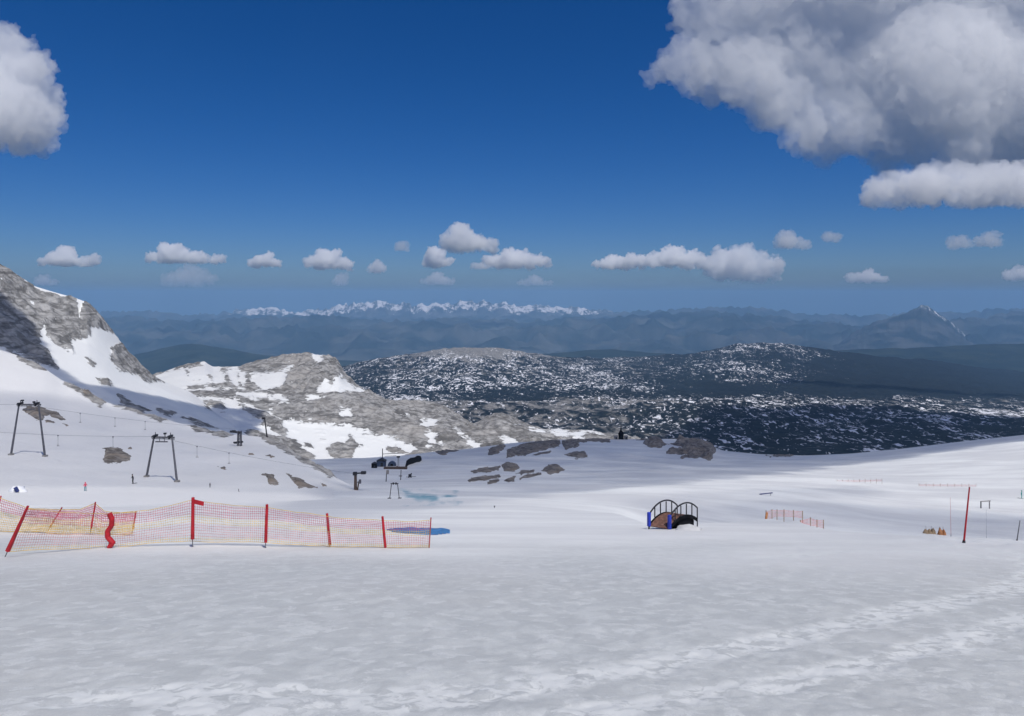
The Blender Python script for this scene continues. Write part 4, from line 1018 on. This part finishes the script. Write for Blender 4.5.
# ---------------- lift base with its sheds
def shed(px, py, w_, d_, h_, mat, label, roof=True, name='shed'):
    b_ = gb(px, py); u = b_.y / F; w_, d_, h_ = w_ * u * 1.55, d_ * u * 1.5, h_ * u * 1.7
    rt = thing(name, b_, label, 'shed')
    MB().box(b_ + Vector((0, 0, h_ / 2 - 0.7)), (w_, d_, h_ + 1.4), None, 0.06).build('wall', M[mat], rt)
    if roof:
        rr = MB(); z = b_.z + h_ + 0.05; hw, hd = w_ * 0.58, d_ * 0.58
        rr.prism([(b_.x - hw, b_.y - hd, z), (b_.x + hw, b_.y - hd, z), (b_.x, b_.y - hd, z + w_ * 0.28)], (0, 2 * hd, 0)).build('roof', M['dark'], rt)
    MB().box(b_ + Vector((w_ * 0.1, -d_ / 2 - 0.03, h_ * 0.42)), (w_ * 0.28, 0.06, h_ * 0.7)).build('door', M['glass'], rt)
    return rt
shed(374.3, 468, 3.2, 3, 2.6, 'black', 'tiny black hut at the left end of the lift base')
shed(381.5, 466.5, 5.5, 4, 3.4, 'blue_metal', 'blue grey metal shed of the lift base, next to the tiny black hut')
b_ = gb(392, 466); u = b_.y / F
rt = thing('round_shed', b_, 'dark round roofed shed in the middle of the lift base', 'shed')
m = MB(); n_ = 12; ring = [(b_.x + 4.2 * u * math.cos(a), b_.y - 1.6 * u, b_.z - 0.5 + (1.6 * u + 4.2 * u * math.sin(a) if 0 < a < math.pi else 0)) for a in np.linspace(0, math.pi, n_)]
m.prism([(b_.x - 4.2 * u, b_.y - 1.6 * u, b_.z - 1)] + ring[::-1] [::-1][::-1] + [(b_.x + 4.2 * u, b_.y - 1.6 * u, b_.z - 1)][::-1] if False else [(b_.x + 4.2 * u, b_.y - 1.6 * u, b_.z - 1)] + ring + [(b_.x - 4.2 * u, b_.y - 1.6 * u, b_.z - 1)], (0, 3.5 * u, 0)).build('shell', M['blue_metal'], rt)
MB().box((b_.x, b_.y - 1.6 * u - 0.05, b_.z + 1.2 * u), (2.4 * u, 0.1, 2.6 * u)).build('door', M['black'], rt)
b_ = gb(395.5, 469.2); u = b_.y / F
rt = thing('platform', b_, 'low brown deck on the snow in front of the round roofed shed', 'platform')
MB().box(b_ + Vector((0, 0, 0.9 * u)), (23 * u, 5 * u, 2.4 * u), None, 0.05).build('deck', M['wood'], rt)
for i in range(5): MB().tube(b_ + Vector(((-6.5 + i * 3.2) * u, -2.2 * u, -1.2)), b_ + Vector(((-6.5 + i * 3.2) * u, -2.2 * u, 0.5 * u)), 0.22).build('leg', M['wood'], rt)
MB().tube(b_ + Vector((-3 * u, 0, 0.8 * u)), b_ + Vector((2 * u, 0, 3.0 * u)), 0.35 * u).tube(b_ + Vector((1 * u, 0, 0.8 * u)), b_ + Vector((5 * u, 0, 2.2 * u)), 0.35 * u).box(b_ + Vector((3.2 * u, 0, 1.8 * u)), (3 * u, 2 * u, 1.6 * u), None, 0.2).build('machinery', M['wood'], rt)
# long black cover running up the slope
p0, p1 = gb(405.5, 467.5), gb(421.5, 460.5); u = p0.y / F
b = bmesh.new(); vs = []; c0 = (p0 + p1) / 2
for i in range(19):
    f = i / 18; c = p0 + (p1 - p0) * f; c.z = zat(c.x, c.y, ('ground',)); prof = (0.95 + 0.15 * f) * min(1, 7.0 * f + 0.55, 6.0 * (1 - f) + 0.45)
    row = []
    for k in range(11):
        a = math.pi * k / 10; r_ = 4.2 * u * prof * (1 + 0.10 * float(vnoise(i * 0.8, k * 0.9)))
        row.append(b.verts.new((c.x - c0.x, c.y - c0.y - r_ * math.cos(a) * 1.0, c.z - c0.z - 0.6 + r_ * 1.9 * math.sin(a))))
    vs.append(row)
for i in range(18):
    for k in range(10): b.faces.new((vs[i][k], vs[i][k + 1], vs[i + 1][k + 1], vs[i + 1][k]))
b.faces.new(vs[0][::-1]); b.faces.new(vs[-1]); bmesh.ops.recalc_face_normals(b, faces=b.faces)
me = bpy.data.meshes.new('covered_stack'); b.to_mesh(me); b.free(); me.materials.append(M['black'])
o = bpy.data.objects.new('covered_stack', me); COL.objects.link(o); o.location = c0; tag(o, 'long black covered heap on the snow at the right end of the lift base', 'covered heap')
b_ = gb(382.5, 460.5); u = b_.y / F
rt = thing('lift_mast', b_, 'tall dark post with a long horizontal boom over the lift base', 'lift pylon')
MB().tube(b_ - Vector((0, 0, 1)), b_ + Vector((0, 0, 12 * u)), 0.45 * u, 0.4 * u).build('mast', M['dark'], rt)
MB().tube(b_ + Vector((0, 0, 6.5 * u)), b_ + Vector((21 * u, 0, 7.4 * u)), 0.3 * u).tube(b_ + Vector((2 * u, 0, 4.3 * u)), b_ + Vector((14 * u, 0, 5 * u)), 0.2 * u).build('boom', M['dark'], rt)
b_ = gb(398.3, 468); u = b_.y / F
rt = thing('lift_mast', b_, 'lattice post with a square head behind the brown deck', 'lift pylon')
MB().tube(b_ - Vector((0.5 * u, 0, 1)), b_ + Vector((-.4 * u, 0, 11 * u)), 0.22 * u).tube(b_ + Vector((0.7 * u, 0, -1)), b_ + Vector((.4 * u, 0, 11 * u)), 0.22 * u).build('mast', M['steel'], rt)
MB().box(b_ + Vector((0, 0, 11.2 * u)), (3.2 * u, 2 * u, 1.5 * u), None, 0.15).build('head', M['dark'], rt)

# ---------------- hut on the rim
b_ = gb(621, 438.5); u = b_.y / F
rt = thing('hut', b_, 'small dark hut with a steep pointed roof between two grey blocks on the basin rim', 'hut')
MB().box(b_ + Vector((0, 0, 2.6 * u - 1)), (4.6 * u, 5 * u, 5.5 * u + 2), None, 0.1).build('wall', M['black'], rt)
m = MB(); m.tube(b_ + Vector((0, 0, 5.4 * u)), b_ + Vector((0, 0, 8.6 * u)), 3.1 * u, 1.2 * u, 4).tube(b_ + Vector((0, 0, 8.6 * u)), b_ + Vector((0, 0, 14.5 * u)), 1.0 * u, 0.15 * u, 6).build('roof', M['black'], rt)
for s in (-1, 1):
    bl = MB().box(b_ + Vector((s * 5.0 * u, 0, 1.8 * u - 1)), (3.4 * u, 4 * u, 3.8 * u + 2), None, 0.1).build('side_block', M['grey'], rt)
    MB().box(b_ + Vector((s * 5.0 * u, -2.05 * u, 1.3 * u)), (1.5 * u, 0.12 * u, 2.4 * u)).build('opening', M['glass'], bl)

# ---------------- small things at the right
def mini_fence(xs_, ytop, ybot, Y, label, cell, mats, rpost, seed, group=None, redpost=None, thick=0.26, edge=1):
    b0 = at(xs_[0], ybot[0], Y); rt = thing('safety_fence', Vector((b0.x, Y, zat(b0.x, Y, ('ground',)))), label, 'net fence', group)
    for i, x in enumerate(xs_):
        t_ = at(x, ytop[i] - 1.2, Y); gz = zat(t_.x, Y, ('ground',))
        MB().tube((t_.x, Y, min(gz, t_.z - 0.5) - 0.2), t_, rpost, None, 6).build('pole', M[redpost if redpost and i in (1,) else 'tan'], rt)
    net(rt, [(x, ytop[i], x, ybot[i]) for i, x in enumerate(xs_)], [(xs_[0], Y), (xs_[-1], Y)], mats, cell, cell * thick, 0.1, seed, edge)
    return rt
f1 = mini_fence([766, 772, 777, 784, 793.5, 802.5], [511.5, 510.5, 510.5, 510.5, 511, 512], [520, 517.5, 516, 516, 516.5, 518], 92, 'low orange net fence behind the snow mound right of the footbridge', 0.16, [(1, 2)], 0.05, 601, None, None, 0.2, 2)
o = MB(); p = at(766.3, 513, 91.6); z0 = zat(p.x, p.y, ('ground',)); o.box((p.x, p.y, p.z - 0.55), (0.28, 0.22, 1.3), Matrix.Rotation(0.12, 3, 'Y'), 0.08).build('rolled_net', M['orange'], f1)
mini_fence([800.5, 810.5, 817, 823.5], [521, 518.5, 520.5, 521], [522.5, 525, 526, 528], 70, 'small red net on dark stakes at the foot of the snow mound', 0.14, [(1, 2)], 0.04, 611, None, None, 0.2, 2)
GF = 'low fences far out on the right snow slope'
for (x0, x1, y, lab, sd2) in [(837, 882, 481, 'faint low fence far out on the bright slope, left one of two', 621), (919, 976, 485.5, 'faint low fence far out on the bright slope, right one of two', 631)]:
    k = 9; xx = np.linspace(x0, x1, k); Yd = gb((x0 + x1) / 2, y + 1.2).y
    slp = -0.9 if x0 < 900 else 0.6
    ff = mini_fence(list(xx), [y - 0.9 + slp * (i / (k - 1) - .5) for i in range(k)], [y + 0.6 + slp * (i / (k - 1) - .5) for i in range(k)], Yd, lab, 0.30, [(1, 2)], 0.05, sd2, GF, None, 0.09, 2)
# crumpled nets on the crest
def heap(px, py, w_, h_, mat, label, seed, name='net_heap', cat='net heap', lumps=3, stick=False):
    b_ = gb(px, py); u = b_.y / F; rt = thing(name, b_, label, cat)
    m = MB(); rnd = random.Random(seed)
    for k in range(lumps):
        cx_ = (k - (lumps - 1) / 2) / max(1, lumps) * w_ * u; hh = h_ * u * rnd.uniform(0.75, 1.1)
        rad = w_ / lumps * 0.72 * u
        g_ = bmesh.ops.create_icosphere(m.b, subdivisions=3, radius=1.0)
        for v in g_['verts']:
            n_ = float(fbm(np.array([v.co.x * 2 + k * 7]), np.array([v.co.y * 2]), np.array([v.co.z * 2 + seed]), 3, seed)[0])
            v.co = Vector((v.co.x * rad * (1 - 0.3 * max(0, v.co.z)) * (1 + 0.5 * n_), v.co.y * rad * (1 + 0.5 * n_), max(v.co.z, -0.3) * hh * (1 + 0.45 * n_))) + b_ + Vector((cx_, 0, 0))
    m.build('folds', M[mat], rt, smooth=True)
    if stick:
        for k in range(2): MB().tube(b_ + Vector(((k * 2 - 1) * w_ * 0.2 * u, 0, -0.2)), b_ + Vector(((k * 2 - 1.4) * w_ * 0.25 * u, 0, h_ * 1.35 * u)), 0.025).build('stake', M['wood'], rt)
    return rt
heap(929.5, 533.5, 11, 5.5, 'tan', 'crumpled tan net with stakes on the snow edge left of the red poles', 31, lumps=3, stick=True)
heap(942, 534.8, 6.5, 6.2, 'orange', 'crumpled orange net on the snow edge next to the crumpled tan one', 37, lumps=2, stick=True)
# slalom poles
for (bx, by, tx, ty, r_, mat, lab) in [(951, 536.5, 950.3, 497.5, 0.028, 'red', 'thin upright red pole next to the crumpled orange net'), (963.8, 543, 969.5, 487, 0.04, 'red', 'taller leaning red slalom pole in front of the thin red one'),
                                       (986.5, 538, 986.3, 509.5, 0.016, 'rod', 'thin grey upright pole right of the leaning red one'), (1017, 540.5, 1020, 520.5, 0.025, 'rod', 'thin grey leaning pole near the right edge')]:
    b_, t_ = post_at(bx, by, tx, ty); d = t_ - b_
    rt = thing('slalom_pole' if mat == 'red' else 'marker_pole', b_, lab, 'pole')
    MB().tube(b_ - d.normalized() * 0.3, b_ + d, r_ * 1.05, r_ * 0.7, 10).build('shaft', M[mat], rt)
    MB().tube(b_ - d.normalized() * 0.02, b_ + d * 0.05, r_ * 1.8, r_ * 1.3, 10).build('base_joint', M['dark'], rt)
    MB().tube(b_ + d * 0.985, b_ + d * 1.0, r_ * 0.9, r_ * 0.5, 10).build('cap', M['dark'], rt)
# jib rails
for (xa, ya, xb, yb_, mat, lab, legs) in [(759.5, 494.2, 772.5, 492.8, 'navy', 'dark blue jib rail lying on the bright slope above the orange net fence', 2), (980.5, 501.5, 990.5, 500.8, 'grey', 'pale grey rail on a dark leg beyond the grey poles', 1)]:
    Yd = gb((xa + xb) / 2, ya + (1 if legs == 2 else 7)).y; a, c = at(xa, ya, Yd), at(xb, yb_, Yd); u = Yd / F
    rt = thing('jib_rail', (a + c) / 2 - Vector((0, 0, 1 * u)), lab, 'rail')
    MB().tube(a, c, 0.55 * u if legs == 2 else 0.5 * u, None, 10).build('rail', M[mat], rt)
    for f in ([0.15, 0.85] if legs == 2 else [0.04, 0.9]):
        p = a + (c - a) * f; gz = zat(p.x, p.y, ('ground',)); MB().tube((p.x, p.y, gz - 0.3), p, (0.3 if legs == 2 else 0.55) * u).build('leg', M['dark' if f < .5 else 'grey'], rt)
b_ = gb(494.5, 508); u = b_.y / F; rt = thing('marker_post', b_, 'tiny dark marker stub on the bright snow left of the footbridge', 'pole')
MB().tube(b_ - Vector((0, 0, 0.2)), b_ + Vector((0, 0, 1.8 * u)), 0.35 * u).build('stub', M['steel'], rt); MB().box(b_ + Vector((0, 0, 1.9 * u)), (1.6 * u, 0.8 * u, 0.7 * u), None, 0.03).build('plate', M['dark'], rt)
heap(689, 530, 19, 3.6, 'mound', 'low white snow mound banked against the right side of the footbridge', 47, 'snow_heap', 'snow heap', 1)
# snow heap and the slab on it
hp = heap(17.5, 491.5, 11, 6.5, 'white', 'white snow heap at the left edge behind the net fences', 41, 'snow_heap', 'snow heap', 1)
b_ = gb(23.3, 491.5); u = b_.y / F; o = MB().box(b_ + Vector((0, -1.6, 4.6 * u)), (2.6 * u, 0.4, 5.4 * u), Matrix.Rotation(-0.5, 3, 'Y'), 0.06); rt = thing('padded_board', b_, 'dark blue padded board tilted against the snow heap', 'board')
o.build('pad', M['navy'], rt); MB().tube(b_ + Vector((0.8 * u, -1.3, -0.2)), b_ + Vector((0, -1.3, 5 * u)), 0.08).build('stake', M['rod'], rt)

# ---------------- skiers
def person(px, py, hpx, yaw, cols, label, arms='down', lean=0.0):
    b_ = gb(px, py); H = hpx * b_.y / F; k = H / 1.75
    J = {'pel': (0, 0, 0.95), 'spi': (0, -0.01, 1.15), 'che': (0, -0.02 - lean * 0.3, 1.36), 'nec': (0, -0.02 - lean * 0.5, 1.50), 'hea': (0, -0.04 - lean * 0.6, 1.60), 'top': (0, -0.03 - lean * 0.6, 1.72)}
    R_ = {'pel': .15, 'spi': .135, 'che': .155, 'nec': .062, 'hea': .098, 'top': .07}
    E = [('pel', 'spi'), ('spi', 'che'), ('che', 'nec'), ('nec', 'hea'), ('hea', 'top')]
    for s, n in ((-1, 'l'), (1, 'r')):
        J.update({'hip' + n: (s * .10, 0, .88), 'kne' + n: (s * .12, -0.06, .50), 'ank' + n: (s * .12, 0.02, .10), 'toe' + n: (s * .13, -0.16, .06), 'sho' + n: (s * .19, -0.02 - lean * .4, 1.40)})
        R_.update({'hip' + n: .10, 'kne' + n: .075, 'ank' + n: .062, 'toe' + n: .05, 'sho' + n: .07})
        if arms == 'out': J.update({'elb' + n: (s * .46, -0.05, 1.36), 'han' + n: (s * .72, -0.08, 1.34)})
        else: J.update({'elb' + n: (s * .29, -0.08, 1.14), 'han' + n: (s * .27, -0.30, 1.02)})
        R_.update({'elb' + n: .052, 'han' + n: .045})
        E += [('pel', 'hip' + n), ('hip' + n, 'kne' + n), ('kne' + n, 'ank' + n), ('ank' + n, 'toe' + n), ('che', 'sho' + n), ('sho' + n, 'elb' + n), ('elb' + n, 'han' + n)]
    ks = list(J); me = bpy.data.meshes.new('b'); me.from_pydata([tuple(c * k for c in J[n]) for n in ks], [(ks.index(a), ks.index(c)) for a, c in E], [])
    o = bpy.data.objects.new('b', me); COL.objects.link(o)
    o.modifiers.new('s', 'SKIN'); o.modifiers.new('u', 'SUBSURF').levels = 1
    for i, n in enumerate(ks): me.skin_vertices[0].data[i].radius = (R_[n] * k,) * 2; me.skin_vertices[0].data[i].use_root = n == 'pel'
    out = bpy.data.meshes.new_from_object(o.evaluated_get(bpy.context.evaluated_depsgraph_get())); out.name = 'person'
    bpy.data.objects.remove(o); bpy.data.meshes.remove(me); out.materials.clear()
    for m_ in (cols[0], cols[1], 'skin'): out.materials.append(M[m_])
    for f in out.polygons:
        z = f.center.z / k; f.material_index = 2 if z > 1.51 else (0 if z > 0.93 else 1); f.use_smooth = True
    p = bpy.data.objects.new('person', out); COL.objects.link(p); p.location = b_; p.rotation_euler.z = yaw; tag(p, label, 'person', None)
    hat = MB(); bmesh.ops.create_uvsphere(hat.b, u_segments=14, v_segments=10, radius=.125 * k, matrix=Matrix.Translation(Vector((0, -0.03 - lean * .6, 1.69)) * k))
    h_ = hat.build('helmet', M[cols[2]], None); h_.parent = p
    for s in (-1, 1):
        sk = MB().box(Vector((s * .13, -0.05, 0.02)) * k, Vector((.09, 1.6, .025)) * k, None, 0.01).build('ski', M['dark'], None); sk.parent = p
    return p
person(85.3, 490.8, 8.6, 0.6, ('pink', 'teal', 'pink'), 'skier in a pink red jacket and teal trousers on the snow behind the nets')
person(133, 483.7, 9.4, -0.7, ('blackcloth', 'blackcloth', 'blackcloth'), 'skier dressed in black standing left of the second lift gantry', lean=0.15)
person(210, 487.5, 4.6, 0.4, ('greycloth', 'blackcloth', 'blackcloth'), 'tiny dark figure on the slope right of the second lift gantry')
person(238.5, 491.5, 2.8, 2.6, ('greycloth', 'blackcloth', 'greycloth'), 'smallest dark figure, far right on the slope above the flagged pole')
person(1021.5, 498.5, 8.0, 0.9, ('greencloth', 'greencloth', 'greencloth'), 'skier in green with arms held out at the right edge', arms='out')

# ================================================================== RENDER SETTINGS
S.render.engine = 'CYCLES'
cy = S.cycles
cy.use_adaptive_sampling = True; cy.adaptive_threshold = 0.02
cy.use_denoising = True; cy.denoiser = 'OPENIMAGEDENOISE'
cy.max_bounces = 30; cy.diffuse_bounces = 2; cy.glossy_bounces = 2; cy.transmission_bounces = 2; cy.volume_bounces = 28;  cy.transparent_max_bounces = 16
cy.sample_clamp_indirect = 6
S.view_settings.view_transform = 'Standard'; S.view_settings.look = 'None'; S.view_settings.gamma = 1; S.view_settings.exposure = 0
S.view_settings.use_curve_mapping = False
